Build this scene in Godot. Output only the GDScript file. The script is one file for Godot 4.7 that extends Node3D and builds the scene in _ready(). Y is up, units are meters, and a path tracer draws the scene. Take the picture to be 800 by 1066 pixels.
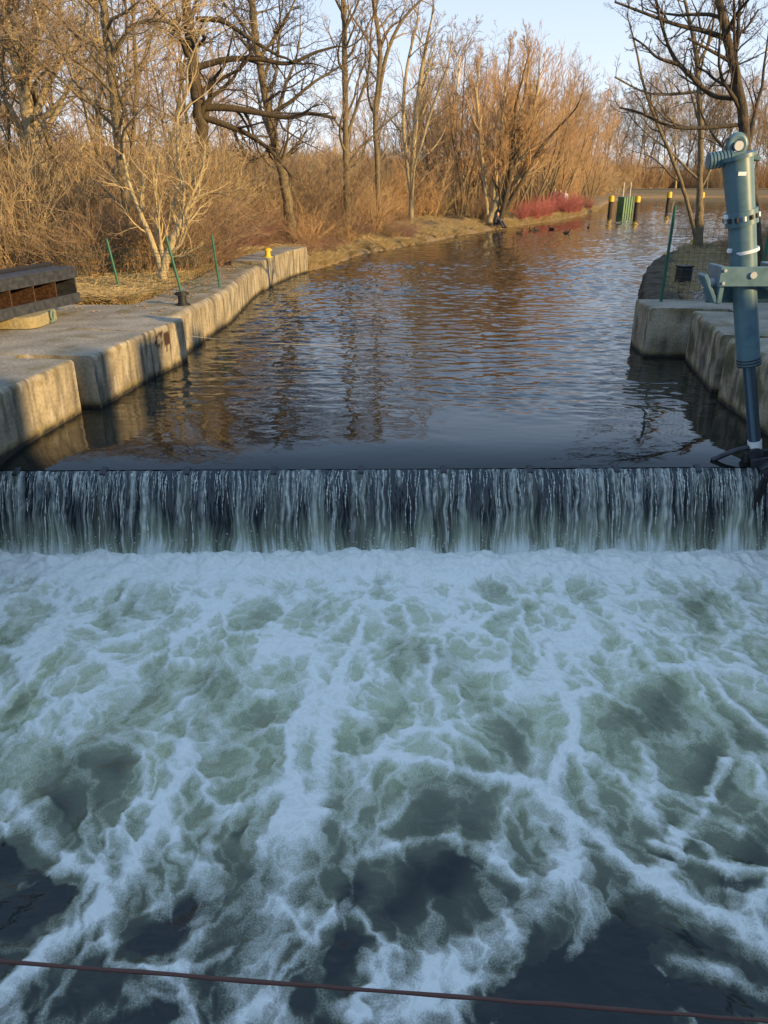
extends Node3D
# A small weir on a canal in late winter: low warm sun from behind on the right, the foreground in the shade of a house.

const EYE := Vector3(0.0, 3.3, 0.0)
const PITCH := deg_to_rad(23.5)
const FOC := 800.0
const TAIL := -1.1          # level of the water below the weir
const CREST_Y := -0.1

var used := {}
var M := {}
var rng := RandomNumberGenerator.new()

# ---------------------------------------------------------------- helpers: mesh building
class MB:
	var v := PackedVector3Array()
	var n := PackedVector3Array()
	var c := PackedColorArray()
	var uv := PackedVector2Array()
	var idx := PackedInt32Array()

	func tube(pts: PackedVector3Array, rad: PackedFloat32Array, sides: int, cap := false, col := Color(0, 0, 0, -1)) -> void:
		var cnt := pts.size()
		if cnt < 2:
			return
		var t := (pts[1] - pts[0]).normalized()
		var u := t.cross(Vector3.RIGHT if absf(t.x) < 0.8 else Vector3.UP).normalized()
		var start := v.size()
		for i in cnt:
			if i > 0:
				t = (pts[mini(i + 1, cnt - 1)] - pts[i - 1]).normalized()
			u = (u - t * u.dot(t)).normalized()
			var w := t.cross(u)
			for k in sides:
				var a := TAU * k / sides
				var d := u * cos(a) + w * sin(a)
				v.append(pts[i] + d * rad[i])
				n.append(d)
				if col.a >= 0.0:
					c.append(col)
		for i in cnt - 1:
			for k in sides:
				var k2 := (k + 1) % sides
				var a0 := start + i * sides + k
				var b0 := start + i * sides + k2
				var c0 := a0 + sides
				var d0 := b0 + sides
				idx.append_array([a0, d0, b0, a0, c0, d0])
		if cap:
			disc(pts[0], (pts[0] - pts[1]).normalized(), rad[0], sides, start, col)
			disc(pts[cnt - 1], (pts[cnt - 1] - pts[cnt - 2]).normalized(), rad[cnt - 1], sides, start + (cnt - 1) * sides, col)

	func disc(p: Vector3, nn: Vector3, _r: float, sides: int, ring: int, col: Color) -> void:
		var s := v.size()
		for k in sides:
			v.append(v[ring + k]); n.append(nn)
			if col.a >= 0.0:
				c.append(col)
		v.append(p); n.append(nn)
		if col.a >= 0.0:
			c.append(col)
		for k in sides:
			var a := s + k
			var b := s + (k + 1) % sides
			if (v[b] - v[a]).cross(p - v[a]).dot(nn) > 0.0:
				idx.append_array([a, s + sides, b])
			else:
				idx.append_array([a, b, s + sides])

	func rod(a: Vector3, b: Vector3, r: float, sides := 10, r2 := -1.0) -> void:
		tube(PackedVector3Array([a, b]), PackedFloat32Array([r, r if r2 < 0.0 else r2]), sides, true)

	func quad(a: Vector3, b: Vector3, d: Vector3, e: Vector3) -> void:  # counter-clockwise seen from outside
		var s := v.size()
		var nn := (b - a).cross(e - a).normalized()
		for p in [a, b, d, e]:
			v.append(p); n.append(nn)
		idx.append_array([s, s + 2, s + 1, s, s + 3, s + 2])

	# a box with chamfered edges
	func box(t: Transform3D, size: Vector3, ch := 0.008) -> void:
		var h := size * 0.5
		ch = minf(ch, minf(h.x, minf(h.y, h.z)) * 0.45)
		var cen := t.origin
		var faces := []
		for ax in 3:
			for sg in [-1.0, 1.0]:
				var u := Vector3.ZERO; var w := Vector3.ZERO; var nn := Vector3.ZERO
				nn[ax] = sg; u[(ax + 1) % 3] = 1.0; w[(ax + 2) % 3] = 1.0
				var hu: float = h[(ax + 1) % 3] - ch
				var hw: float = h[(ax + 2) % 3] - ch
				var o := nn * h[ax]
				faces.append([o - u * hu - w * hw, o + u * hu - w * hw, o + u * hu + w * hw, o - u * hu + w * hw, nn])
		for f in faces:
			oriented([f[0], f[1], f[2], f[3]], f[4], t)
		for ax in 3:            # edges
			for s1 in [-1.0, 1.0]:
				for s2 in [-1.0, 1.0]:
					var b := (ax + 1) % 3
					var d := (ax + 2) % 3
					var l := Vector3.ZERO; l[ax] = h[ax] - ch
					var p := Vector3.ZERO; p[b] = s1 * h[b]; p[d] = s2 * (h[d] - ch)
					var q := Vector3.ZERO; q[b] = s1 * (h[b] - ch); q[d] = s2 * h[d]
					var nn := Vector3.ZERO; nn[b] = s1; nn[d] = s2
					oriented([p - l, p + l, q + l, q - l], nn.normalized(), t)
		for sx in [-1.0, 1.0]:
			for sy in [-1.0, 1.0]:
				for sz in [-1.0, 1.0]:
					var sg := Vector3(sx, sy, sz)
					var tri := []
					for ax in 3:
						var p := (h - Vector3.ONE * ch) * sg
						p[ax] = h[ax] * sg[ax]
						tri.append(p)
					oriented(tri, sg.normalized(), t)

	func oriented(ps: Array, nn: Vector3, t: Transform3D) -> void:
		var s := v.size()
		var wn := (t.basis * nn).normalized()
		for p in ps:
			v.append(t * p); n.append(wn)
		var flip: bool = (ps[1] - ps[0]).cross(ps[2] - ps[0]).dot(nn) > 0.0
		for k in ps.size() - 2:
			if flip:
				idx.append_array([s, s + k + 2, s + k + 1])
			else:
				idx.append_array([s, s + k + 1, s + k + 2])

	# rows x cols of vertices already appended from start; up faces when x grows with col and z with row
	func grid(start: int, rows: int, cols: int, flip := false) -> void:
		for r in rows - 1:
			for k in cols - 1:
				var a := start + r * cols + k
				var b := a + 1
				var d := a + cols
				var e := d + 1
				if flip:
					idx.append_array([a, e, b, a, d, e])
				else:
					idx.append_array([a, b, e, a, e, d])

	func smooth() -> void:
		n = PackedVector3Array()
		n.resize(v.size())
		var m := idx.size()
		var i := 0
		while i < m:
			var a := idx[i]
			var b := idx[i + 1]
			var d := idx[i + 2]
			var nn := (v[d] - v[a]).cross(v[b] - v[a])
			n[a] += nn; n[b] += nn; n[d] += nn
			i += 3
		for k in n.size():
			n[k] = n[k].normalized()

	func done() -> ArrayMesh:
		var a := []
		a.resize(Mesh.ARRAY_MAX)
		a[Mesh.ARRAY_VERTEX] = v
		if n.size() == v.size():
			a[Mesh.ARRAY_NORMAL] = n
		if c.size() == v.size():
			a[Mesh.ARRAY_COLOR] = c
		if uv.size() == v.size():
			a[Mesh.ARRAY_TEX_UV] = uv
		a[Mesh.ARRAY_INDEX] = idx
		var m := ArrayMesh.new()
		m.add_surface_from_arrays(Mesh.PRIMITIVE_TRIANGLES, a)
		return m

# ---------------------------------------------------------------- helpers: nodes
func numbered(called: String) -> String:
	used[called] = used.get(called, -1) + 1
	return called if used[called] == 0 else "%s_%03d" % [called, used[called]]

func part(parent: Node, called: String, mesh: Mesh, mat: Material) -> MeshInstance3D:
	var o := MeshInstance3D.new()
	o.name = called
	o.mesh = mesh
	o.material_override = mat
	parent.add_child(o, true)
	return o

func thing(called: String, label: String, category: String, at := Vector3.ZERO, group := "") -> Node3D:
	var o := Node3D.new()
	o.name = numbered(called)
	add_child(o)
	o.position = at
	tag(o, label, category, group)
	return o

func tag(o: Node, label: String, category: String, group := "") -> void:
	o.set_meta("label", label)
	o.set_meta("category", category)
	if group != "":
		o.set_meta("group", group)

func struct(called: String, mesh: Mesh, mat: Material) -> MeshInstance3D:
	var o := part(self, numbered(called), mesh, mat)
	o.set_meta("kind", "structure")
	return o

func stuff(called: String, mesh: Mesh, mat: Material, label: String, category: String) -> MeshInstance3D:
	var o := part(self, numbered(called), mesh, mat)
	o.set_meta("kind", "stuff")
	tag(o, label, category)
	return o

func copy(o: Node3D, at: Vector3, turn: float, size: Vector3, label := "", group := "") -> Node3D:
	var r: Node3D = o.duplicate()
	r.name = numbered(String(o.name).rstrip("0123456789").trim_suffix("_"))
	add_child(r)
	r.position = at
	r.rotation.y = turn
	r.scale = size
	if label != "":
		r.set_meta("label", label)
	if group != "":
		r.set_meta("group", group)
	return r

func mat(albedo: Color, rough: float, metal := 0.0, vertex := false) -> StandardMaterial3D:
	var m := StandardMaterial3D.new()
	m.albedo_color = albedo.linear_to_srgb()
	m.roughness = rough
	m.metallic = metal
	m.vertex_color_use_as_albedo = vertex
	return m

# ---------------------------------------------------------------- helpers: pixels of the 800 x 1066 photograph to points
func ray(px: float, py: float) -> Vector3:
	var x := (px - 400.0) / FOC
	var y := (533.0 - py) / FOC
	return Vector3(x, y * cos(PITCH) - sin(PITCH), -cos(PITCH) - y * sin(PITCH))

func on_y(px: float, py: float, y: float) -> Vector3:
	var r := ray(px, py)
	return EYE + r * ((y - EYE.y) / r.y)

func on_z(px: float, py: float, z: float) -> Vector3:
	var r := ray(px, py)
	return EYE + r * (z / r.z)

func noise(freq: float, kind := FastNoiseLite.TYPE_SIMPLEX_SMOOTH, octaves := 1, sd := 1) -> FastNoiseLite:
	var f := FastNoiseLite.new()
	f.noise_type = kind
	f.frequency = freq
	f.seed = sd
	f.fractal_octaves = octaves
	f.fractal_type = FastNoiseLite.FRACTAL_FBM if octaves > 1 else FastNoiseLite.FRACTAL_NONE
	return f

func noise_image(f: FastNoiseLite, size: int) -> Image:
	return f.get_seamless_image(size, size, false, false, 0.15, true)

func ramp_texture(f: FastNoiseLite, size: int, cols: Array) -> ImageTexture:
	var src := noise_image(f, size)
	var lut := PackedByteArray()
	for i in 256:
		var x := i / 255.0 * (cols.size() - 1)
		var k := mini(int(x), cols.size() - 2)
		var col: Color = (cols[k] as Color).lerp(cols[k + 1], x - k).linear_to_srgb()
		lut.append(int(clampf(col.r, 0, 1) * 255)); lut.append(int(clampf(col.g, 0, 1) * 255)); lut.append(int(clampf(col.b, 0, 1) * 255))
	src.convert(Image.FORMAT_L8)
	var d := src.get_data()
	var o := PackedByteArray()
	o.resize(size * size * 3)
	for i in size * size:
		var k := d[i] * 3
		o[i * 3] = lut[k]; o[i * 3 + 1] = lut[k + 1]; o[i * 3 + 2] = lut[k + 2]
	return ImageTexture.create_from_image(Image.create_from_data(size, size, false, Image.FORMAT_RGB8, o))

func bump_texture(f: FastNoiseLite, size: int, strength: float) -> ImageTexture:
	var im := noise_image(f, size)
	im.convert(Image.FORMAT_RGBA8)
	im.bump_map_to_normal_map(strength)
	return ImageTexture.create_from_image(im)

func triplanar(m: StandardMaterial3D, scale: Vector3) -> void:
	m.uv1_triplanar = true
	m.uv1_world_triplanar = true
	m.uv1_scale = scale

# ---------------------------------------------------------------- setup: camera, sky, sun, exposure
func setup() -> void:
	var cam := Camera3D.new()
	cam.name = "camera"
	add_child(cam)
	cam.position = EYE
	cam.rotation.x = -PITCH
	cam.fov = rad_to_deg(2.0 * atan(533.0 / FOC))
	cam.near = 0.05
	cam.far = 4000.0
	cam.current = true
	var env := Environment.new()
	var sky := Sky.new()
	var sm := ProceduralSkyMaterial.new()
	sm.sky_top_color = Color(0.28, 0.43, 0.67).linear_to_srgb()
	sm.sky_horizon_color = Color(0.80, 0.86, 0.91).linear_to_srgb()
	sm.sky_curve = 0.14
	sm.ground_bottom_color = Color(0.10, 0.08, 0.06).linear_to_srgb()
	sm.ground_horizon_color = Color(0.45, 0.42, 0.40).linear_to_srgb()
	sm.sun_angle_max = 20.0
	sky.sky_material = sm
	env.background_mode = Environment.BG_SKY
	env.sky = sky
	env.background_energy_multiplier = 0.88
	env.tonemap_mode = Environment.TONE_MAPPER_LINEAR
	env.tonemap_exposure = 1.58
	env.sdfgi_enabled = true
	env.ssao_enabled = true
	env.ssil_enabled = true
	var we := WorldEnvironment.new()
	we.name = "world"
	we.environment = env
	add_child(we)
	var sun := DirectionalLight3D.new()
	sun.name = "sun"
	sun.light_color = Color(1.0, 0.85, 0.60)
	sun.light_energy = 1.6
	sun.light_angular_distance = 0.5
	sun.shadow_enabled = true
	add_child(sun)
	var towards := Vector3(-0.82, -0.28, -0.57).normalized()
	sun.look_at_from_position(Vector3.ZERO, towards, Vector3.UP)

func materials() -> void:
	var grain := noise(0.02, FastNoiseLite.TYPE_SIMPLEX_SMOOTH, 5, 3)
	var grain_n := bump_texture(grain, 512, 5.0)
	var conc := mat(Color.WHITE, 0.9, 0.0, true)
	conc.albedo_texture = ramp_texture(noise(0.03, FastNoiseLite.TYPE_SIMPLEX_SMOOTH, 5, 9), 512, [Color(0.55, 0.53, 0.5), Color(0.85, 0.84, 0.82), Color(1, 1, 1)])
	conc.normal_enabled = true
	conc.normal_texture = grain_n
	conc.normal_scale = 0.7
	triplanar(conc, Vector3.ONE * 0.9)
	M.concrete = conc
	var earth := mat(Color.WHITE, 0.95)
	earth.albedo_texture = ramp_texture(noise(0.05, FastNoiseLite.TYPE_SIMPLEX, 5, 21), 512, [Color(0.05, 0.032, 0.018), Color(0.15, 0.10, 0.05), Color(0.26, 0.19, 0.10), Color(0.36, 0.28, 0.16)])
	earth.normal_enabled = true
	earth.normal_texture = bump_texture(noise(0.06, FastNoiseLite.TYPE_SIMPLEX, 5, 22), 512, 9.0)
	triplanar(earth, Vector3.ONE * 0.45)
	M.earth = earth
	var bark := mat(Color.WHITE, 0.9)
	bark.albedo_texture = ramp_texture(noise(0.03, FastNoiseLite.TYPE_SIMPLEX_SMOOTH, 5, 31), 256, [Color(0.06, 0.048, 0.03), Color(0.16, 0.125, 0.07), Color(0.27, 0.21, 0.11)])
	bark.normal_enabled = true
	bark.normal_texture = bump_texture(noise(0.05, FastNoiseLite.TYPE_SIMPLEX_SMOOTH, 4, 32), 256, 8.0)
	triplanar(bark, Vector3(2.2, 0.5, 2.2))
	M.bark = bark
	var dark := bark.duplicate() as StandardMaterial3D
	dark.albedo_color = Color(0.42, 0.40, 0.40).linear_to_srgb()
	M.bark_dark = dark
	var pale := bark.duplicate() as StandardMaterial3D
	pale.albedo_texture = ramp_texture(noise(0.04, FastNoiseLite.TYPE_SIMPLEX_SMOOTH, 5, 33), 256, [Color(0.14, 0.11, 0.06), Color(0.38, 0.31, 0.18), Color(0.52, 0.44, 0.27)])
	M.bark_pale = pale
	M.twig = mat(Color(0.27, 0.195, 0.115), 0.85)
	M.twig_dark = mat(Color(0.075, 0.055, 0.04), 0.85)
	M.twig_orange = mat(Color(0.42, 0.27, 0.135), 0.8)
	M.twig_tan = mat(Color(0.42, 0.32, 0.175), 0.85)
	M.twig_brown = mat(Color(0.27, 0.185, 0.105), 0.85)
	M.twig_plum = mat(Color(0.25, 0.145, 0.105), 0.85)
	M.twig_red = mat(Color(0.36, 0.115, 0.10), 0.8)
	M.straw = mat(Color(0.46, 0.35, 0.17), 0.9)
	M.straw.backlight_enabled = true
	M.straw.backlight = Color(0.3, 0.22, 0.1)
	M.fence_green = mat(Color(0.012, 0.10, 0.06), 0.45)
	M.wire_green = mat(Color(0.03, 0.07, 0.05), 0.6)
	var steel := mat(Color.WHITE, 0.55)
	steel.albedo_texture = ramp_texture(noise(0.02, FastNoiseLite.TYPE_SIMPLEX_SMOOTH, 5, 41), 256, [Color(0.012, 0.013, 0.016), Color(0.03, 0.033, 0.04), Color(0.055, 0.06, 0.07)])
	triplanar(steel, Vector3.ONE * 1.2)
	M.black_steel = steel
	var rust := mat(Color.WHITE, 0.9)
	rust.albedo_texture = ramp_texture(noise(0.03, FastNoiseLite.TYPE_SIMPLEX_SMOOTH, 5, 42), 256, [Color(0.012, 0.007, 0.005), Color(0.05, 0.022, 0.01), Color(0.14, 0.065, 0.025)])
	triplanar(rust, Vector3.ONE * 1.5)
	M.rust = rust
	var paint := mat(Color.WHITE, 0.38)
	paint.albedo_texture = ramp_texture(noise(0.015, FastNoiseLite.TYPE_SIMPLEX_SMOOTH, 5, 43), 256, [Color(0.055, 0.115, 0.145), Color(0.085, 0.16, 0.19), Color(0.11, 0.19, 0.22)])
	triplanar(paint, Vector3.ONE * 1.3)
	M.paint = paint
	M.galvanised = mat(Color(0.55, 0.57, 0.58), 0.4, 0.6)
	M.chrome = mat(Color(0.10, 0.15, 0.20), 0.22, 0.7)
	M.white = mat(Color(0.7, 0.72, 0.72), 0.6)
	M.black = mat(Color(0.012, 0.012, 0.014), 0.6)
	M.yellow = mat(Color(0.62, 0.42, 0.03), 0.55)
	M.timber = mat(Color(0.035, 0.028, 0.022), 0.85)
	M.green_paint = mat(Color(0.06, 0.165, 0.08), 0.5)
	M.cable = mat(Color(0.09, 0.055, 0.045), 0.7)
	M.rope = mat(Color(0.30, 0.28, 0.25), 0.8)

# ---------------------------------------------------------------- ground
var shore := PackedVector2Array([
	Vector2(-5.2, 40), Vector2(-5.1, -9), Vector2(-4.75, -11.4), Vector2(-4.6, -11.8), Vector2(-4.1, -14.9), Vector2(-4.2, -17), Vector2(-3.9, -18.8), Vector2(-4.0, -23.7), Vector2(-3.8, -27.7),
	Vector2(-2.94, -30.6), Vector2(-2.1, -32.4), Vector2(-0.9, -37.9), Vector2(1.0, -41.7), Vector2(4.7, -50.0), Vector2(7.5, -55.8), Vector2(10.5, -61.5), Vector2(17.6, -75.4), Vector2(23.9, -91),
	Vector2(30, -112), Vector2(38, -135), Vector2(46, -150), Vector2(62, -156), Vector2(160, -160), Vector2(160, -90), Vector2(70, -65), Vector2(30, -48), Vector2(20, -40.5), Vector2(13.9, -34.5),
	Vector2(11, -30.5), Vector2(9.2, -27.2), Vector2(8.0, -24.5), Vector2(6.8, -20.2), Vector2(5.6, -16.2), Vector2(5.5, -15.4), Vector2(6.1, -15), Vector2(5.7, -12), Vector2(5.6, -9), Vector2(5.6, 40)])

func shore_distance(p: Vector2) -> float:   # positive on land
	var best := 1e9
	var inside := false
	var m := shore.size()
	for i in m:
		var a := shore[i]
		var b := shore[(i + 1) % m]
		var ab := b - a
		var t := clampf((p - a).dot(ab) / ab.length_squared(), 0.0, 1.0)
		best = minf(best, (p - a - ab * t).length_squared())
		if (a.y > p.y) != (b.y > p.y) and p.x < (b.x - a.x) * (p.y - a.y) / (b.y - a.y) + a.x:
			inside = not inside
	return -sqrt(best) if inside else sqrt(best)

var ground_noise := noise(0.25, FastNoiseLite.TYPE_SIMPLEX_SMOOTH, 3, 77)

func ground_height(x: float, z: float) -> float:
	var d := shore_distance(Vector2(x, z))
	var quay := (z > -31.0 and x < 0.0) or (z > -35.0 and x > 0.0)
	if d < 0.0:
		return -3.0 if quay else maxf(-3.0, -0.12 + d * 1.2)
	var h := 0.0
	if quay:
		h = -3.0 + (3.83 if x > 0.0 and z < -16.8 else 3.74) * smoothstep(0.05, 0.42, d)
	else:
		h = -0.12 + 0.34 * smoothstep(0.0, 0.5, d) + 0.45 * smoothstep(0.4, 4.0, d)
	var away := smoothstep(0.4, 4.0, d)
	return h + ground_noise.get_noise_2d(x, z) * 0.12 * away + smoothstep(15.0, 90.0, d) * 1.2

func build_ground() -> void:
	var xs := PackedFloat32Array()
	var zs := PackedFloat32Array()
	var x := -22.0
	while x < 48.0:
		xs.append(x); x += 0.45
	var st := 0.7
	var xl := -22.0
	while xl > -2500.0:
		xl -= st; st *= 1.16
		xs.insert(0, xl)
	st = 0.7
	while x < 2500.0:
		xs.append(x); x += st; st *= 1.16
	var z := 3.0
	while z > -165.0:
		zs.append(z)
		z -= 0.45 if z > -40.0 else 0.9
	st = 1.2
	while z > -3000.0:
		zs.append(z); z -= st; st *= 1.2
	z = 3.0; st = 1.0
	while z < 1500.0:
		z += st; st *= 1.25
		zs.insert(0, z)
	zs.reverse()   # rows with growing z
	var mb := MB.new()
	for zz in zs:
		for xx in xs:
			mb.v.append(Vector3(xx, ground_height(xx, zz), zz))
	mb.grid(0, zs.size(), xs.size())
	mb.smooth()
	struct("ground", mb.done(), M.earth)

# ---------------------------------------------------------------- water above the weir
func crest_z(x: float) -> float:
	return -9.2 - 0.014 * x

func build_upper_water() -> void:
	var n1 := noise(1.0, FastNoiseLite.TYPE_SIMPLEX_SMOOTH, 1, 5)
	var n2 := noise(1.0, FastNoiseLite.TYPE_SIMPLEX_SMOOTH, 1, 6)
	var n3 := noise(1.0, FastNoiseLite.TYPE_SIMPLEX_SMOOTH, 1, 7)
	var calm := noise(0.22, FastNoiseLite.TYPE_SIMPLEX_SMOOTH, 2, 8)
	var zs := PackedFloat32Array()
	var d := 0.0
	while d < 152.0:
		zs.append(d)
		var f := (9.2 + d) / 9.2
		d += 0.035 * pow(f, 1.15)
	zs.reverse()
	var cols := 300
	var mb := MB.new()
	for off in zs:
		var zc: float = -9.2 - off
		var lo := -5.35
		var hi := 5.75
		if off > 20.0:
			lo = -5.35 + maxf(0.0, (off - 24.0) * 0.30)
		if off > 4.0:
			hi = 6.4 + (off - 4.0) * 0.34 + maxf(0.0, off - 22.0) * 0.75
		var cell := (hi - lo) / cols
		for k in cols:
			var x: float = lo + cell * k
			var z: float = crest_z(x) - off
			# ripples die out where the flow speeds up towards the crest
			var rough := smoothstep(0.9, 3.6, off + 0.9 * calm.get_noise_2d(x * 1.3, z))
			rough *= 0.55 + 0.9 * maxf(0.0, calm.get_noise_2d(x * 0.5 + 40.0, z * 0.6) + 0.35)
			var far := (9.2 + off) / 9.2
			var y := 0.0
			y += 0.0075 * n1.get_noise_2d(x * 0.9, z * 2.0) * rough
			y += 0.0058 * n2.get_noise_2d(x * 2.2 + 9.0, z * 4.6) * rough * smoothstep(0.20, 0.05, cell)
			y += 0.0022 * n3.get_noise_2d(x * 5.0, z * 9.0 + 3.0) * rough * smoothstep(0.08, 0.03, cell)
			y *= minf(far, 3.0)
			# slow swell just above the crest
			y += 0.004 * n1.get_noise_2d(x * 0.5 + 70.0, z * 1.1) * smoothstep(3.0, 0.6, off)
			var q := clampf(1.0 - off / 1.25, 0.0, 1.0)
			y += CREST_Y * q * q * q
			mb.v.append(Vector3(x, y, z))
			mb.uv.append(Vector2(x, z))
	mb.grid(0, zs.size(), cols)
	mb.smooth()
	var w := mat(Color(0.012, 0.014, 0.012), 0.03)
	w.metallic_specular = 0.5
	w.normal_enabled = true
	w.normal_texture = bump_texture(noise(0.03, FastNoiseLite.TYPE_SIMPLEX_SMOOTH, 3, 12), 512, 2.0)
	w.normal_scale = 0.10
	w.uv1_scale = Vector3(0.16, 0.30, 1.0)
	struct("canal_water", mb.done(), w)

# ---------------------------------------------------------------- weir: gate, falling water
func fall_point(x: float, s: float) -> Vector3:   # s 0 at the lip, 1 at the foot
	var y := CREST_Y - 0.005 - 0.16 * s - 0.87 * s * s
	var z := crest_z(x) + 0.015 + 0.42 * s + 0.06 * s * s
	return Vector3(x, y, z)

var breakers := PackedFloat32Array()

func build_weir() -> void:
	for i in 10:
		breakers.append(-4.65 + i * 1.085 + 0.02 * sin(i * 2.1))
	var gate := thing("weir_gate", "dark steel flap gate holding back the canal under the falling water", "weir", Vector3(0, -1.6, -9.2))
	var off := -gate.position
	var mb := MB.new()
	# curved skin plate just behind the falling sheet
	var cols := 60
	var rows := 24
	for r in rows:
		var s := r / float(rows - 1)
		for k in cols:
			var x := -5.2 + 10.75 * k / (cols - 1.0)
			mb.v.append(off + Vector3(x, CREST_Y - 0.09 - s * 1.9, crest_z(x) - 0.08 + 0.14 * sin(s * 1.9)))
	mb.grid(0, rows, cols)
	mb.smooth()
	part(gate, "skin_plate", mb.done(), M.black_steel)
	mb = MB.new()
	mb.rod(off + Vector3(-5.2, CREST_Y - 0.10, crest_z(-5.2) - 0.10), off + Vector3(5.55, CREST_Y - 0.10, crest_z(5.55) - 0.10), 0.05, 12)
	part(gate, "crest_bar", mb.done(), M.black_steel)
	for bx in breakers:
		mb = MB.new()
		var t := Transform3D(Basis(Vector3.RIGHT, 0.35), off + Vector3(bx, CREST_Y - 0.008, crest_z(bx) + 0.02))
		mb.box(t, Vector3(0.075, 0.045, 0.15), 0.02)
		part(gate, "flow_breaker", mb.done(), M.black_steel)

	# the falling sheet
	var st := noise(1.0, FastNoiseLite.TYPE_SIMPLEX_SMOOTH, 1, 51)
	var st2 := noise(1.0, FastNoiseLite.TYPE_SIMPLEX_SMOOTH, 2, 52)
	var wide := noise(1.0, FastNoiseLite.TYPE_SIMPLEX_SMOOTH, 1, 53)
	mb = MB.new()
	cols = 1500
	rows = 70
	var runs := []          # thicker aerated runs within the sheet
	rng.seed = 303
	for i in 150:
		runs.append([rng.randf_range(-5.15, 5.5), 0.006 + 0.030 * pow(rng.randf(), 2.5), rng.randf() * 0.5 - 0.25, rng.randf_range(0.3, 1.0), rng.randf_range(0.35, 1.3), rng.randf()])
	var lists := []
	for k in 110:
		lists.append([])
	for q in runs:
		for k in range(maxi(0, int((q[0] + 5.4) * 10.0) - 1), mini(109, int((q[0] + 5.4) * 10.0) + 1) + 1):
			lists[k].append(q)
	for r in rows:
		var s := pow(r / float(rows - 1), 1.15)
		for k in cols:
			var x := -5.15 + 10.65 * k / (cols - 1.0)
			var p := fall_point(x, s)
			var drift := 0.05 * st2.get_noise_2d(x * 1.5, s * 3.0) * s
			var xx := x + drift
			var rib := st.get_noise_2d(xx * 9.0, s * 0.7)
			var fine := st2.get_noise_2d(xx * 30.0, s * 3.0)
			var fine2 := st2.get_noise_2d(xx * 60.0 + 31.0, s * 9.0)
			var patch := wide.get_noise_2d(xx * 2.4, s * 0.6 + 8.0)
			var near := 9.0
			for bx in breakers:
				near = minf(near, absf(xx - bx))
			var stream := exp(-near * near / 0.006)
			p.z += (0.022 * rib + 0.010 * fine) * smoothstep(0.02, 0.35, s) + 0.02 * stream * smoothstep(0.0, 0.1, s)
			p.y += 0.008 * rib * (1.0 - s)
			mb.v.append(p)
			# aerated streaks against clear dark water
			var air := 0.34 * smoothstep(0.30, 0.90, fine * 0.75 + rib * 0.65 + patch * 0.45)
			air += 0.16 * smoothstep(0.25, 0.7, fine2 + 0.5 * patch)
			air += 0.14 * stream * (0.6 + 0.6 * fine)
			var milk := smoothstep(0.58, 1.0, s + 0.12 * patch + 0.10 * fine + 0.08 * rib)
			air = clampf(air * (1.0 - 0.4 * milk), 0.0, 1.0)
			var col := Color(0.016, 0.024, 0.030).lerp(Color(0.33, 0.38, 0.27), milk * 0.9)
			col = col.lerp(Color(0.07, 0.075, 0.05), stream * 0.6)
			col = col.lerp(Color(0.42, 0.47, 0.41), air)
			var run := 0.0
			for q in lists[clampi(int((x + 5.4) * 10.0), 0, 109)]:
				var dx: float = (xx - q[0] - q[2] * 0.10 * s - 0.008 * sin(s * 9.0 + q[5] * 20.0)) / (q[1] * (0.6 + 0.8 * s))
				if absf(dx) < 2.5:
					run = maxf(run, q[3] * exp(-dx * dx) * smoothstep(q[4], q[4] - 0.3, s) * clampf(0.75 + 0.9 * st2.get_noise_2d(q[5] * 90.0 + xx * 8.0, s * 7.0), 0.0, 1.0))
			mb.v[mb.v.size() - 1] += Vector3(0, 0, 0.018 * run)
			col = col.lerp(Color(0.66, 0.69, 0.61), run * 0.9)
			col = col.lerp(Color(0.66, 0.71, 0.68), smoothstep(0.86, 1.02, s + 0.07 * fine + 0.09 * patch + 0.06 * rib))
			mb.c.append(col)
	mb.grid(0, rows, cols)
	mb.smooth()
	var fm := mat(Color.WHITE, 0.16, 0.0, true)
	struct("falling_water", mb.done(), fm)

	# thin strands and drops that leave the sheet
	mb = MB.new()
	rng.seed = 404
	for i in 760:
		var x := rng.randf_range(-5.1, 5.45)
		var s0 := rng.randf() * rng.randf() * 0.8
		var s1 := minf(1.0, s0 + rng.randf_range(0.05, 0.5))
		var lean := rng.randfn(0.0, 0.022)
		var pts := PackedVector3Array()
		var rad := PackedFloat32Array()
		var seg := 4 + int((s1 - s0) * 36.0)
		var r0 := 0.0014 + 0.0075 * pow(rng.randf(), 2.2)
		for k in seg + 1:
			var q := k / float(seg)
			var s := lerpf(s0, s1, q)
			var p := fall_point(x + lean * s * 2.0 + 0.006 * sin(s * 21.0 + i), s)
			p.z += 0.02 + 0.025 * s + 0.01 * st.get_noise_2d(x * 9.0, s)
			pts.append(p)
			rad.append(r0 * (0.35 + 0.65 * sin(PI * clampf(q, 0.04, 0.96))) * maxf(0.12, 0.65 + 1.3 * st2.get_noise_2d(x * 40.0, s * 26.0)))
		mb.tube(pts, rad, 4)
	stuff("water_strands", mb.done(), mat(Color(0.66, 0.69, 0.63), 0.3), "fine white strands of water breaking from the weir fall", "water")

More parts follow.
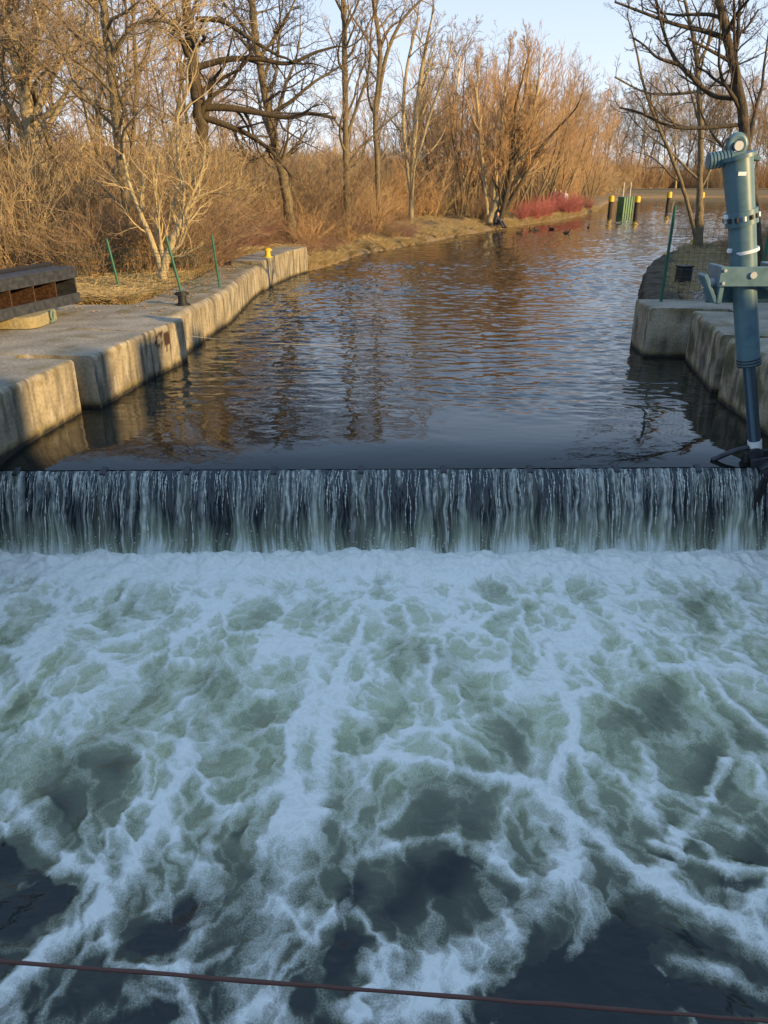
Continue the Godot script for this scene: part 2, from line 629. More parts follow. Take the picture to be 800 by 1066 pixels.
func build_spray() -> void:
	var mb := MB.new()
	rng.seed = 606
	for i in 2600:
		var x := rng.randf_range(-5.1, 5.45)
		var y := TAIL + 0.04 + 0.30 * pow(rng.randf(), 2.2)
		var p := Vector3(x, y, crest_z(x) + 0.48 + rng.randfn(0.0, 0.09) + 0.1 * rng.randf())
		var r := 0.002 + 0.0065 * pow(rng.randf(), 3.0)
		var s := mb.v.size()
		for q in [Vector3.RIGHT, Vector3.LEFT, Vector3.UP * 1.5, Vector3.DOWN * 1.5, Vector3.BACK, Vector3.FORWARD]:
			mb.v.append(p + q * r)
			mb.n.append(q.normalized())
		for f in [[0, 2, 4], [4, 2, 1], [1, 2, 5], [5, 2, 0], [4, 3, 0], [1, 3, 4], [5, 3, 1], [0, 3, 5]]:
			mb.idx.append_array([s + f[0], s + f[2], s + f[1]])
	stuff("spray_drops", mb.done(), mat(Color(0.72, 0.75, 0.74), 0.3), "white spray drops thrown up at the foot of the fall", "spray")

# ---------------------------------------------------------------- foaming water below
const FX := 12.4
const FZ := 7.6
const FX0 := -6.2
const FZ0 := -8.95
const MW := 496
const MH := 304
var add_mask := PackedFloat32Array()
var tex_w := 2048
var tex_h := 1256
var foam_rgb := PackedByteArray()
var foam_rough := PackedByteArray()
var foam_val := PackedFloat32Array()
var fn := []

func stroke(pts: Array, w0: float, w1: float, power: float) -> void:   # pixel polyline, widths in metres
	for i in pts.size() - 1:
		var a3 := on_y(pts[i][0], pts[i][1], TAIL)
		var b3 := on_y(pts[i + 1][0], pts[i + 1][1], TAIL)
		var a := Vector2((a3.x - FX0) / FX * MW, (a3.z - FZ0) / FZ * MH)
		var b := Vector2((b3.x - FX0) / FX * MW, (b3.z - FZ0) / FZ * MH)
		var wa := lerpf(w0, w1, i / (pts.size() - 1.0)) / FX * MW
		var wb := lerpf(w0, w1, (i + 1) / (pts.size() - 1.0)) / FX * MW
		var wm := maxf(wa, wb) * 2.0 + 1.0
		var lo := a.min(b) - Vector2.ONE * wm
		var hi := a.max(b) + Vector2.ONE * wm
		for y in range(maxi(0, int(lo.y)), mini(MH, int(hi.y) + 1)):
			for x in range(maxi(0, int(lo.x)), mini(MW, int(hi.x) + 1)):
				var p := Vector2(x, y)
				var ab := b - a
				var t := clampf((p - a).dot(ab) / maxf(ab.length_squared(), 1e-6), 0.0, 1.0)
				var dd := (p - a - ab * t).length() / lerpf(wa, wb, t)
				if dd < 2.0:
					var g := power * (1.25 if power > 0.0 else 1.0) * exp(-dd * dd * 1.6)
					var k := y * MW + x
					add_mask[k] = maxf(add_mask[k], g) if power > 0.0 else (minf(add_mask[k], g) if add_mask[k] <= 0.0 else add_mask[k])

func mask_at(x: float, z: float) -> float:
	var u := clampf((x - FX0) / FX * MW, 0.0, MW - 1.01)
	var w := clampf((z - FZ0) / FZ * MH, 0.0, MH - 1.01)
	var i := int(u)
	var j := int(w)
	var a := u - i
	var b := w - j
	var k := j * MW + i
	return lerpf(lerpf(add_mask[k], add_mask[k + 1], a), lerpf(add_mask[k + MW], add_mask[k + MW + 1], a), b)

func foam_row(j: int) -> void:
	var z := FZ0 + FZ * (j + 0.5) / tex_h
	var d := maxf(0.0, z + 8.6)          # metres below the foot of the fall
	var cover := lerpf(0.56, 0.27, smoothstep(0.3, 2.4, d))
	cover = lerpf(cover, -0.10, smoothstep(2.2, 5.4, d)) + 0.8 * smoothstep(0.8, 0.1, d)
	var aerated := 1.0 - smoothstep(2.3, 6.0, d)
	var na: FastNoiseLite = fn[0]
	var nb: FastNoiseLite = fn[1]
	var c1: FastNoiseLite = fn[2]
	var c2: FastNoiseLite = fn[3]
	var c3: FastNoiseLite = fn[4]
	var fine: FastNoiseLite = fn[5]
	var low: FastNoiseLite = fn[6]
	for i in tex_w:
		var x := FX0 + FX * (i + 0.5) / tex_w
		var wx := x + 0.20 * na.get_noise_2d(x, z) + 0.06 * nb.get_noise_2d(x * 1.7, z * 1.5)
		var wz := z + 0.20 * na.get_noise_2d(x + 31.0, z * 0.8 + 7.0) + 0.06 * nb.get_noise_2d(x * 1.7 + 19.0, z * 1.5)
		var e1 := 1.0 - smoothstep(0.0, 0.30, c1.get_noise_2d(wx * 1.25, wz * 0.75) + 1.0)
		var e2 := 1.0 - smoothstep(0.0, 0.42, c2.get_noise_2d(wx * 1.2 + 5.0, wz * 0.75) + 1.0)
		var e3 := 1.0 - smoothstep(0.0, 0.60, c3.get_noise_2d(wx * 1.1 + 8.0, wz * 0.85) + 1.0)
		var lo := low.get_noise_2d(wx * 1.4, wz * 0.6)
		var fi := fine.get_noise_2d(x, z)
		var m := mask_at(x + (wx - x) * 0.4, z + (wz - z) * 0.4)
		var D := cover + 0.30 * lo + 0.52 * e1 * (0.9 + 0.4 * lo) + (0.30 + 0.25 * lo) * e2 + 0.10 * e3 + m
		D += 0.17 * fi * smoothstep(0.1, 0.4, D)
		var f := 0.50 * smoothstep(0.18, 0.85, D) + 0.50 * smoothstep(0.62, 1.12, D)
		f = f * (0.86 + 0.14 * e3) + 0.05 * fi * f
		var milk := clampf(aerated * (0.80 + 0.5 * lo) + 0.25 * smoothstep(0.0, 0.5, D) + minf(m, 0.0) * 0.45, 0.0, 1.0)
		milk *= 0.90 + 0.22 * fi
		var r := lerpf(0.014, 0.47, milk)
		var g := lerpf(0.019, 0.51, milk)
		var b := lerpf(0.018, 0.31, milk)
		r = clampf(lerpf(r, 0.82, f), 0.0, 1.0)
		g = clampf(lerpf(g, 0.82, f), 0.0, 1.0)
		b = clampf(lerpf(b, 0.76, f), 0.0, 1.0)
		var k := j * tex_w + i
		foam_rgb[k * 3] = int(255.0 * pow(r, 0.4545))
		foam_rgb[k * 3 + 1] = int(255.0 * pow(g, 0.4545))
		foam_rgb[k * 3 + 2] = int(255.0 * pow(b, 0.4545))
		foam_rough[k] = int(255.0 * lerpf(0.26, 0.8, clampf(f * 1.3, 0.0, 1.0)))
		foam_val[k] = f

func build_lower_water() -> void:
	add_mask.resize(MW * MH)
	# clear windows first, foam ridges over them
	for w in [[35, 715, 0.26, -0.5], [400, 750, 0.18, -0.5], [685, 728, 0.34, -0.36], [750, 790, 0.30, -0.5], [25, 870, 0.34, -0.7], [40, 930, 0.30, -0.7], [640, 1030, 0.34, -0.9], [560, 1040, 0.30, -0.9],
			[740, 1010, 0.28, -0.8], [475, 900, 0.24, -0.40], [425, 925, 0.20, -0.34], [345, 1000, 0.13, -0.6], [270, 850, 0.10, -0.6], [180, 955, 0.20, -0.6], [200, 1035, 0.22, -0.5], [740, 610, 0.30, -0.5],
			[560, 620, 0.12, -0.35], [120, 620, 0.12, -0.3], [250, 760, 0.20, -0.35], [520, 770, 0.22, -0.3], [690, 880, 0.22, -0.55], [770, 900, 0.2, -0.5], [130, 790, 0.16, -0.4], [40, 1000, 0.12, -0.5], [455, 1045, 0.16, -0.8], [355, 940, 0.12, -0.5]]:
		stroke([[w[0] - 14, w[1] + 16], [w[0] + 4, w[1]], [w[0] + 14, w[1] - 18]], w[2] * 0.75, w[2] * 0.9, w[3])
	stroke([[375, 648], [365, 680], [350, 705], [341, 745], [337, 792]], 0.05, 0.06, 0.75)
	stroke([[333, 690], [320, 735], [305, 780], [312, 830], [296, 890]], 0.10, 0.16, 0.45)
	stroke([[335, 790], [322, 850], [303, 900], [285, 945], [268, 1000], [262, 1070]], 0.12, 0.24, 0.60)
	stroke([[322, 850], [291, 922], [294, 948], [316, 990]], 0.03, 0.035, 0.5)
	stroke([[452, 675], [450, 715], [458, 755], [500, 790]], 0.06, 0.05, 0.5)
	stroke([[380, 792], [440, 798], [500, 812], [560, 815], [600, 850]], 0.06, 0.09, 0.6)
	stroke([[575, 670], [582, 712], [598, 755], [586, 800], [578, 822], [610, 865]], 0.06, 0.12, 0.6)
	stroke([[600, 850], [596, 905], [550, 950], [500, 985], [440, 1020], [400, 1060]], 0.13, 0.15, 0.62)
	stroke([[620, 870], [680, 915], [740, 945], [810, 985]], 0.10, 0.14, 0.55)
	stroke([[675, 870], [720, 892], [760, 905], [805, 908]], 0.03, 0.03, 0.55)
	stroke([[735, 690], [760, 730], [785, 755], [810, 775]], 0.05, 0.06, 0.65)
	stroke([[755, 790], [735, 840], [700, 872]], 0.03, 0.03, 0.4)
	stroke([[700, 1000], [740, 1005], [800, 1040]], 0.07, 0.08, 0.5)
	stroke([[170, 850], [137, 900], [107, 942], [55, 985], [0, 1042]], 0.10, 0.12, 0.6)
	stroke([[10, 825], [40, 868], [68, 905], [100, 915]], 0.08, 0.07, 0.5)
	stroke([[107, 942], [122, 1000], [170, 1008], [215, 1000], [245, 985]], 0.05, 0.06, 0.55)
	stroke([[0, 735], [35, 692], [70, 660]], 0.05, 0.06, 0.4)
	stroke([[95, 730], [125, 705], [190, 660]], 0.07, 0.06, 0.35)
	stroke([[190, 720], [205, 770], [185, 810], [170, 850]], 0.10, 0.10, 0.35)
	stroke([[500, 880], [540, 915], [545, 940], [500, 965]], 0.05, 0.06, 0.5)
	stroke([[370, 890], [420, 880], [470, 875], [510, 880]], 0.06, 0.06, 0.45)
	stroke([[560, 700], [530, 690], [500, 700]], 0.04, 0.04, 0.3)
	stroke([[0, 590], [200, 588], [400, 590], [600, 588], [800, 585]], 0.16, 0.16, 0.35)
	stroke([[230, 590], [300, 600], [390, 592]], 0.12, 0.14, 0.4)
	stroke([[620, 640], [670, 680], [690, 700], [740, 690]], 0.05, 0.05, 0.35)

	var na := noise(0.8, FastNoiseLite.TYPE_SIMPLEX_SMOOTH, 2, 61)
	var nb := noise(3.2, FastNoiseLite.TYPE_SIMPLEX_SMOOTH, 2, 62)
	var cells := []
	for q in [[1.7, 63], [4.2, 64], [12.0, 65]]:
		var cl := noise(q[0], FastNoiseLite.TYPE_CELLULAR, 1, q[1])
		cl.cellular_return_type = FastNoiseLite.RETURN_DISTANCE2_SUB
		cl.cellular_distance_function = FastNoiseLite.DISTANCE_EUCLIDEAN
		cl.cellular_jitter = 1.0
		cells.append(cl)
	fn = [na, nb, cells[0], cells[1], cells[2], noise(55.0, FastNoiseLite.TYPE_SIMPLEX, 2, 66), noise(0.8, FastNoiseLite.TYPE_SIMPLEX_SMOOTH, 2, 67)]
	foam_rgb.resize(tex_w * tex_h * 3)
	foam_rough.resize(tex_w * tex_h)
	foam_val.resize(tex_w * tex_h)
	var task := WorkerThreadPool.add_group_task(foam_row, tex_h)
	WorkerThreadPool.wait_for_group_task_completion(task)

	var step := 0.028
	var cols := int(FX / step)
	var rows := int(FZ / step)
	var mb := MB.new()
	var wv := noise(0.9, FastNoiseLite.TYPE_SIMPLEX_SMOOTH, 2, 71)
	var wv2 := noise(3.0, FastNoiseLite.TYPE_SIMPLEX_SMOOTH, 3, 72)
	for j in rows:
		var w := j / (rows - 1.0)
		var z := FZ0 + FZ * w
		var d := z + 8.6
		var mound := exp(-pow((d - 0.12) / 0.32, 2.0))
		for i in cols:
			var u := i / (cols - 1.0)
			var x := FX0 + FX * u
			var f := foam_val[mini(int(w * tex_h), tex_h - 1) * tex_w + mini(int(u * tex_w), tex_w - 1)]
			var y := TAIL + 0.035 * f + 0.06 * wv.get_noise_2d(x, z * 0.8) + 0.022 * wv2.get_noise_2d(x, z * 0.8)
			y += mound * (0.06 + 0.10 * wv2.get_noise_2d(x * 0.8 + 9.0, z) + 0.03 * wv2.get_noise_2d(x * 3.0, z * 3.0))
			mb.v.append(Vector3(x, y, z))
			mb.uv.append(Vector2(u, w))
	mb.grid(0, rows, cols)
	mb.smooth()
	var m := StandardMaterial3D.new()
	m.albedo_texture = ImageTexture.create_from_image(Image.create_from_data(tex_w, tex_h, false, Image.FORMAT_RGB8, foam_rgb))
	m.roughness = 1.0
	m.roughness_texture = ImageTexture.create_from_image(Image.create_from_data(tex_w, tex_h, false, Image.FORMAT_L8, foam_rough))
	m.roughness_texture_channel = BaseMaterial3D.TEXTURE_CHANNEL_RED
	m.metallic_specular = 0.4
	m.normal_enabled = true
	m.normal_texture = bump_texture(noise(0.05, FastNoiseLite.TYPE_SIMPLEX, 4, 73), 1024, 4.0)
	m.normal_scale = 0.35
	m.uv1_triplanar = false
	struct("tailwater", mb.done(), m)
	# the stream goes on under and behind the bridge
	mb = MB.new()
	var zb := FZ0 + FZ - 0.03
	mb.quad(Vector3(-6.2, TAIL - 0.02, 36), Vector3(6.2, TAIL - 0.02, 36), Vector3(6.2, TAIL - 0.02, zb), Vector3(-6.2, TAIL - 0.02, zb))
	struct("stream_water", mb.done(), mat(Color(0.015, 0.02, 0.022), 0.1))

# ---------------------------------------------------------------- concrete
var stain := noise(1.0, FastNoiseLite.TYPE_SIMPLEX_SMOOTH, 3, 81)

func concrete_color(s: float, y: float, p: Vector3, top: float, flat: bool, kind: int) -> Color:
	var blot := stain.get_noise_2d(p.x * 0.9 + p.z * 0.8, p.z * 0.9 + p.y * 1.3)
	var col := Color(0.25, 0.215, 0.15).lerp(Color(0.42, 0.365, 0.25), clampf(0.5 + blot, 0.0, 1.0))
	if flat:
		col = Color(0.25, 0.225, 0.175).lerp(Color(0.38, 0.34, 0.27), clampf(0.5 + blot * 1.2, 0.0, 1.0))
		var moss := smoothstep(0.25, 0.6, stain.get_noise_2d(p.x * 1.6 + 7.0, p.z * 1.1) + (0.45 if kind == 1 else (0.1 if kind == 2 else 0.0)))
		return col.lerp(Color(0.17, 0.13, 0.045), moss * 0.7)
	var run := stain.get_noise_2d(s * 4.5, y * 0.5 + 20.0)
	var run2 := stain.get_noise_2d(s * 11.0 + 50.0, y * 0.8)
	col = col.lerp(Color(0.075, 0.068, 0.05), clampf(0.85 * smoothstep(0.05, 0.55, run) + 0.4 * smoothstep(0.1, 0.6, run2), 0.0, 0.85))
	col = col.lerp(Color(0.55, 0.52, 0.45), 0.6 * smoothstep(0.25, 0.6, stain.get_noise_2d(s * 9.0 + 90.0, y * 0.7)))
	if kind >= 2:   # moss growing in runs
		var g := smoothstep(-0.15, 0.4, stain.get_noise_2d(s * 2.2 + 33.0, y * 1.5))
		col = col.lerp(Color(0.055, 0.06, 0.018), g * (0.25 if kind == 4 else 0.8))
	var edge := stain.get_noise_2d(s * 5.0, 7.0) * 0.05
	col = col.lerp(Color(0.15, 0.12, 0.035), 0.8 * smoothstep(0.16, 0.06, y + edge))     # algae along the waterline
	col = col.lerp(Color(0.025, 0.023, 0.018), smoothstep(0.075, 0.035, y + edge))
	if y > top - 0.18:
		col = col.lerp(Color(0.20, 0.15, 0.05), 0.55 * smoothstep(0.0, 0.5, stain.get_noise_2d(s * 3.0 + 5.0, y * 4.0)))
	return col

# a wall swept along a plan path (x, z); the water lies on the side of +1 or -1
func wall_mesh(path: Array, top: float, back: float, side: float, kind: int, r := 0.06, batter := 0.0, rusty := false) -> ArrayMesh:
	var pts := PackedVector2Array()
	for i in path.size() - 1:
		var a: Vector2 = path[i]
		var b: Vector2 = path[i + 1]
		var m := maxi(1, int((b - a).length() / 0.05))
		for k in m:
			pts.append(a.lerp(b, k / float(m)))
	pts.append(path[-1])
	var prof := PackedVector2Array([Vector2(0, -1.9), Vector2(0, -0.5), Vector2(0, -0.1)])
	var y := -0.04
	while y < top - r - 0.01:
		prof.append(Vector2(0, y)); y += 0.04
	for k in 5:
		var a := k / 4.0 * PI / 2.0
		prof.append(Vector2(-r + r * cos(a), top - r + r * sin(a)))
	var o := r + 0.05
	while o < back:
		prof.append(Vector2(-o, top)); o += 0.08 if o < 0.6 else 0.3
	prof.append(Vector2(-back, top))
	var mb := MB.new()
	var s := 0.0
	var np := pts.size()
	var mp := prof.size()
	for i in np:
		if i > 0:
			s += (pts[i] - pts[i - 1]).length()
		var t := (pts[mini(i + 1, np - 1)] - pts[maxi(i - 1, 0)]).normalized()
		var out := Vector2(-t.y, t.x) * side
		for k in mp:
			var q := prof[k]
			var off := q.x - batter * q.y
			var p := Vector3(pts[i].x + out.x * off, q.y, pts[i].y + out.y * off)
			var j := stain.get_noise_3d(p.x * 6.0, p.y * 6.0, p.z * 6.0) * 0.006
			if kind == 3:
				j = stain.get_noise_3d(p.x * 1.6, p.y * 2.2, p.z * 1.6) * 0.09 + j * 3.0
			if q.x > -back + 0.01:
				p += Vector3(out.x * j, 0.0, out.y * j) if q.y < top - 0.001 else Vector3(0, j, 0)
			mb.v.append(p)
			var col := concrete_color(s + path[0].y, q.y, p, top, q.y > top - 0.001, kind)
			if rusty and q.y < top - 0.08 and q.y > 0.3:      # the rusty mooring mark and its runs
				var wob := stain.get_noise_2d(s * 9.0, q.y * 9.0) * 0.05
				var ring := Vector2((s - 0.34) / 0.19, (q.y - 0.60) / 0.13).length() + wob * 6.0
				var hit := ring > 0.55 and ring < 1.05 and s < 0.43
				hit = hit or (absf(s - 0.60 + wob) < 0.12 and absf(q.y - 0.59 - wob) < 0.11)
				hit = hit or (absf(s - 0.56 + wob * 0.3) < 0.03 and q.y > 0.36 and q.y < 0.6)
				hit = hit or (absf(s - 0.72 + wob * 0.3) < 0.025 and q.y > 0.33 and q.y < 0.64)
				if hit:
					col = Color(0.04, 0.022, 0.015)
			mb.c.append(col)
	mb.grid(0, np, mp, side > 0.0)
	# ends
	for e in [0, np - 1]:
		var t := (pts[mini(e + 1, np - 1)] - pts[maxi(e - 1, 0)]).normalized()
		var out := Vector2(-t.y, t.x) * side
		var start := mb.v.size()
		var rows := 0
		for k in mp:
			if prof[k].y > top - 0.001 and prof[k].x < -r - 0.001:
				break
			rows += 1
			for q in 14:
				var off := lerpf(prof[k].x - batter * prof[k].y, -back, q / 13.0)
				var p := Vector3(pts[e].x + out.x * off, prof[k].y, pts[e].y + out.y * off)
				mb.v.append(p)
				mb.c.append(concrete_color(q * 0.1 + e, prof[k].y, p, top, false, kind))
		mb.grid(start, rows, 14, (e == 0) == (side > 0.0))
	mb.smooth()
	return mb.done()

func build_quays() -> void:
	var left := thing("quay_wall", "weathered concrete quay wall with stepped blocks along the sunlit bank", "wall", Vector3.ZERO)
	part(left, "concrete_block", wall_mesh([Vector2(-5.05, 6.0), Vector2(-5.0, -8.5), Vector2(-4.62, -11.38)], 0.82, 1.3, 1.0, 0), M.concrete)
	part(left, "concrete_block", wall_mesh([Vector2(-4.42, -11.62), Vector2(-4.14, -13.66)], 0.82, 1.5, 1.0, 0), M.concrete)
	part(left, "concrete_block", wall_mesh([Vector2(-4.13, -13.70), Vector2(-3.86, -15.05)], 0.82, 1.5, 1.0, 0, 0.06, 0.0, true), M.concrete)
	var px := [Vector2(-4.05, -15.1), Vector2(-3.98, -17.0)]
	part(left, "concrete_block", wall_mesh(px, 0.82, 1.4, 1.0, 1, 0.16), M.concrete)
	part(left, "concrete_block", wall_mesh([Vector2(-3.97, -17.06), Vector2(-3.80, -19.3), Vector2(-3.86, -21.4)], 0.80, 1.4, 1.0, 1, 0.16), M.concrete)
	part(left, "concrete_block", wall_mesh([Vector2(-3.86, -21.46), Vector2(-3.90, -23.7), Vector2(-3.86, -25.0)], 0.80, 1.2, 1.0, 1, 0.14), M.concrete)
	part(left, "concrete_block", wall_mesh([Vector2(-3.80, -25.05), Vector2(-3.62, -27.0), Vector2(-3.40, -28.6), Vector2(-3.05, -30.0), Vector2(-2.90, -30.5)], 0.92, 1.0, 1.0, 0, 0.05), M.concrete)

	# paved apron behind the wall
	var mb := MB.new()
	var cols := 80
	var rows := 170
	for j in rows:
		var z := lerpf(-16.9, 6.0, j / (rows - 1.0))
		var edge := -5.2
		if z < -11.4:
			edge = lerpf(-5.3, -4.9, (z + 11.4) / (-16.9 + 11.4))
		edge -= 0.30
		for i in cols:
			var x := lerpf(-15.0, edge, i / (cols - 1.0))
			var p := Vector3(x, 0.806 + 0.005 * stain.get_noise_2d(x * 2.0, z * 2.0), z)
			mb.v.append(p)
			mb.c.append(concrete_color(0.0, 0.8, p, 0.8, true, 0))
	mb.grid(0, rows, cols)
	mb.smooth()
	struct("pavement", mb.done(), M.concrete)

	var right := thing("quay_wall", "mossy concrete quay wall in the shade beside the hydraulic cylinder", "wall", Vector3.ZERO)
	part(right, "concrete_block", wall_mesh([Vector2(5.48, 6.0), Vector2(5.42, -8.2), Vector2(5.34, -10.4), Vector2(5.40, -12.15)], 1.0, 1.4, -1.0, 2, 0.12), M.concrete)
	part(right, "concrete_block", wall_mesh([Vector2(5.48, -12.6), Vector2(5.92, -15.06)], 0.96, 1.5, -1.0, 2, 0.07), M.concrete)
	part(right, "concrete_block", wall_mesh([Vector2(5.22, -15.40), Vector2(5.30, -16.6)], 0.96, 1.6, -1.0, 4, 0.05), M.concrete)
	part(right, "filler_wall", wall_mesh([Vector2(5.75, -11.9), Vector2(5.8, -12.9)], 0.84, 1.0, -1.0, 2), M.concrete)

	mb = MB.new()
	for j in 60:
		var z := lerpf(-16.4, 6.0, j / 59.0)
		for i in 30:
			var x := lerpf(6.7, 16.0, i / 29.0)
			var p := Vector3(x, 0.955, z)
			mb.v.append(p)
			mb.c.append(concrete_color(0.0, 0.8, p, 0.8, true, 0))
	mb.grid(0, 60, 30)
	mb.smooth()
	struct("pavement", mb.done(), M.concrete)

	# earth bank held by a low dark revetment, curving away
	var bank := thing("revetment", "dark earth and moss revetment curving along the shaded bank", "bank wall", Vector3.ZERO)
	var pb := []
	for q in [[5.36, -16.65], [5.75, -17.8], [6.25, -19.4], [6.7, -20.9], [7.4, -23.0], [8.3, -25.4], [9.5, -28.0], [10.9, -30.4], [12.3, -32.5], [14.0, -34.6], [17.0, -37.8], [20.0, -40.6]]:
		pb.append(Vector2(q[0], q[1]))
	part(bank, "bank_face", wall_mesh(pb, 0.84, 0.75, -1.0, 3, 0.12, 0.12), M.earth_wall)

# ---------------------------------------------------------------- trees
class Growth:
	var wood := MB.new()
	var twig := MB.new()
	var rng := RandomNumberGenerator.new()
	var levels := 4
	var kids := [18, 8, 7, 4]
	var wiggle := 0.16
	var up := 0.08
	var spread := 0.8
	var thin := 0.006
	var ratio := 0.5
	var split := 2          # levels at or above this go to the crown

	func limb(p: Vector3, d: Vector3, length: float, r: float, level: int) -> void:
		var seg: int = [9, 7, 5, 3, 2][mini(level, 4)]
		var pts := PackedVector3Array([p])
		var rad := PackedFloat32Array([r])
		var dirs := [d]
		var step := length / seg
		for k in seg:
			d = (d + Vector3(rng.randfn(), rng.randfn(), rng.randfn()) * wiggle * (1.0 if level > 0 else 0.35) + Vector3.UP * up).normalized()
			p += d * step
			pts.append(p)
			dirs.append(d)
			rad.append(maxf(thin * 0.6, r * (1.0 - 0.82 * (k + 1.0) / seg)))
		var mb := wood if level < split else twig
		mb.tube(pts, rad, [9, 6, 4, 3, 3][mini(level, 4)])
		grow(pts, rad, dirs, length, level, 0.22 if level > 0 else 0.3)

	func grow(pts: PackedVector3Array, rad: PackedFloat32Array, dirs: Array, length: float, level: int, from: float) -> void:
		if level >= levels:
			return
		var cnt: int = kids[mini(level, kids.size() - 1)]
		var seg := pts.size() - 1
		for k in cnt:
			var t := lerpf(from, 1.0, (k + rng.randf()) / cnt)
			var f := t * seg
			var i := mini(int(f), seg - 1)
			var q := pts[i].lerp(pts[i + 1], f - i)
			var d: Vector3 = dirs[i]
			var side := d.cross(Vector3(rng.randfn(), rng.randfn(), rng.randfn())).normalized()
			var a := spread * rng.randf_range(0.65, 1.25)
			var nd := (d * cos(a) + side * sin(a)).normalized()
			var l := length * ratio * rng.randf_range(0.6, 1.25) * (1.15 - 0.65 * t)
			limb(q, nd, l, maxf(thin, lerpf(rad[i], rad[i + 1], f - i) * rng.randf_range(0.4, 0.62)), level + 1)

func smooth_path(ps: Array, steps: int) -> Array:
	var out := []
	for i in ps.size() - 1:
		var a: Vector4 = ps[maxi(i - 1, 0)]
		var b: Vector4 = ps[i]
		var c: Vector4 = ps[i + 1]
		var d: Vector4 = ps[mini(i + 2, ps.size() - 1)]
		for k in steps:
			out.append(b.cubic_interpolate(c, a, d, k / float(steps)))
	out.append(ps[-1])
	return out

# a tree whose trunk and limbs follow what the photograph shows; lines are [px, py, width in px] at the depth z of the tree
func hero(called: String, label: String, z: float, lines: Array, g: Growth, wood: Material, twig: Material, kid_level := 0, group := "", px_word := "") -> Node3D:
	var base := on_z(lines[0][0][0], lines[0][0][1], z)
	base.y = ground_height(base.x, base.z) - 0.1
	var t := thing(called, label, "tree", base, group)
	if z < -19.0 and base.x < 20.0 and px_word != "":
		heroes.append([base, px_word])
	for li in lines.size():
		var ps := []
		var first := true
		for q in lines[li]:
			var dz: float = q[3] if q.size() > 3 else 0.0
			var p := on_z(q[0], q[1], z + dz)
			var depth := -(p.z) * cos(PITCH) + (EYE.y - p.y) * sin(PITCH)
			if first and li == 0:
				ps.append(Vector4(p.x, base.y, p.z, q[2] * 0.58 * depth / FOC))
				first = false
			ps.append(Vector4(p.x, p.y, p.z, q[2] * 0.5 * depth / FOC))
		var sm := smooth_path(ps, 5)
		var pts := PackedVector3Array()
		var rad := PackedFloat32Array()
		var dirs := []
		var length := 0.0
		for k in sm.size():
			var wob: Vector3 = Vector3(g.rng.randfn(), 0.0, g.rng.randfn()) * sm[k].w * 0.10
			pts.append(Vector3(sm[k].x, sm[k].y, sm[k].z) - base + wob)
			rad.append(sm[k].w)
			if k > 0:
				length += (pts[k] - pts[k - 1]).length()
				dirs.append((pts[k] - pts[k - 1]).normalized())
		dirs.append(dirs[-1])
		g.wood.tube(pts, rad, 10 if li == 0 else 7)
		g.grow(pts, rad, dirs, minf(length, 9.0), kid_level if li == 0 else kid_level + 1, 0.35 if li == 0 else 0.2)
		if li == 0 or pts[-1].y > 6.0:      # the crown goes on above the picture
			g.limb(pts[-1], dirs[-1], 3.6 if li == 0 else 2.4, rad[-1], 1)
	part(t, "trunk", g.wood.done(), wood)
	part(t, "crown", g.twig.done(), twig).set_meta("kind", "stuff")
	return t

func growth(sd: int, kids: Array, levels: int, wiggle: float, up: float, spread: float, thin: float, ratio := 0.5) -> Growth:
	var g := Growth.new()
	g.rng.seed = sd
	g.kids = kids
	g.levels = levels
	g.wiggle = wiggle
	g.up = up
	g.spread = spread
	g.thin = thin
	g.ratio = ratio
	return g

func wood_tree(called: String, label: String, group: String, height: float, r: float, g: Growth, wood: Material, twig: Material) -> Node3D:
	var t := thing(called, label, "tree", Vector3.ZERO, group)
	g.limb(Vector3(0, -0.2, 0), Vector3(g.rng.randf_range(-0.08, 0.08), 1, g.rng.randf_range(-0.08, 0.08)).normalized(), height, r, 0)
	part(t, "trunk", g.wood.done(), wood)
	part(t, "crown", g.twig.done(), twig).set_meta("kind", "stuff")
	return t

func shrub(called: String, label: String, group: String, sd: int, height: float, stems: int, lean: float, kids: int, m: Material, thin := 0.006) -> Node3D:
	var t := thing(called, label, "shrub", Vector3.ZERO, group)
	var r := RandomNumberGenerator.new()
	r.seed = sd
	var stem := MB.new()
	var twigs := MB.new()
	for i in stems:
		var a := r.randf() * TAU
		var d := Vector3(cos(a) * lean * r.randf(), 1.0, sin(a) * lean * r.randf()).normalized()
		var p := Vector3(cos(a), 0, sin(a)) * 0.45 * sqrt(r.randf()) + Vector3(0, -0.1, 0)
		var length := height * r.randf_range(0.55, 1.1)
		var pts := PackedVector3Array([p])
		var rad := PackedFloat32Array([thin * r.randf_range(1.2, 2.2)])
		var seg := 6
		for k in seg:
			d = (d + Vector3(r.randfn(), r.randfn() * 0.4, r.randfn()) * 0.16 + Vector3(0, -0.05 * k * lean, 0)).normalized()
			p += d * length / seg
			pts.append(p)
			rad.append(rad[0] * (1.0 - 0.8 * (k + 1.0) / seg))
			for q in kids:
				if r.randf() < 0.75:
					var td := (d + Vector3(r.randfn(), r.randfn() * 0.5 + 0.25, r.randfn()) * 0.75).normalized()
					var l := length * r.randf_range(0.08, 0.26)
					var m1 := p + td * l * 0.5 + Vector3(r.randfn(), r.randfn(), r.randfn()) * l * 0.06
					twigs.tube(PackedVector3Array([p, m1, p + td * l]), PackedFloat32Array([thin * 0.7, thin * 0.6, thin * 0.35]), 3)
		stem.tube(pts, rad, 4)
	part(t, "stems", stem.done(), m).set_meta("kind", "stuff")
	part(t, "twigs", twigs.done(), m).set_meta("kind", "stuff")
	return t

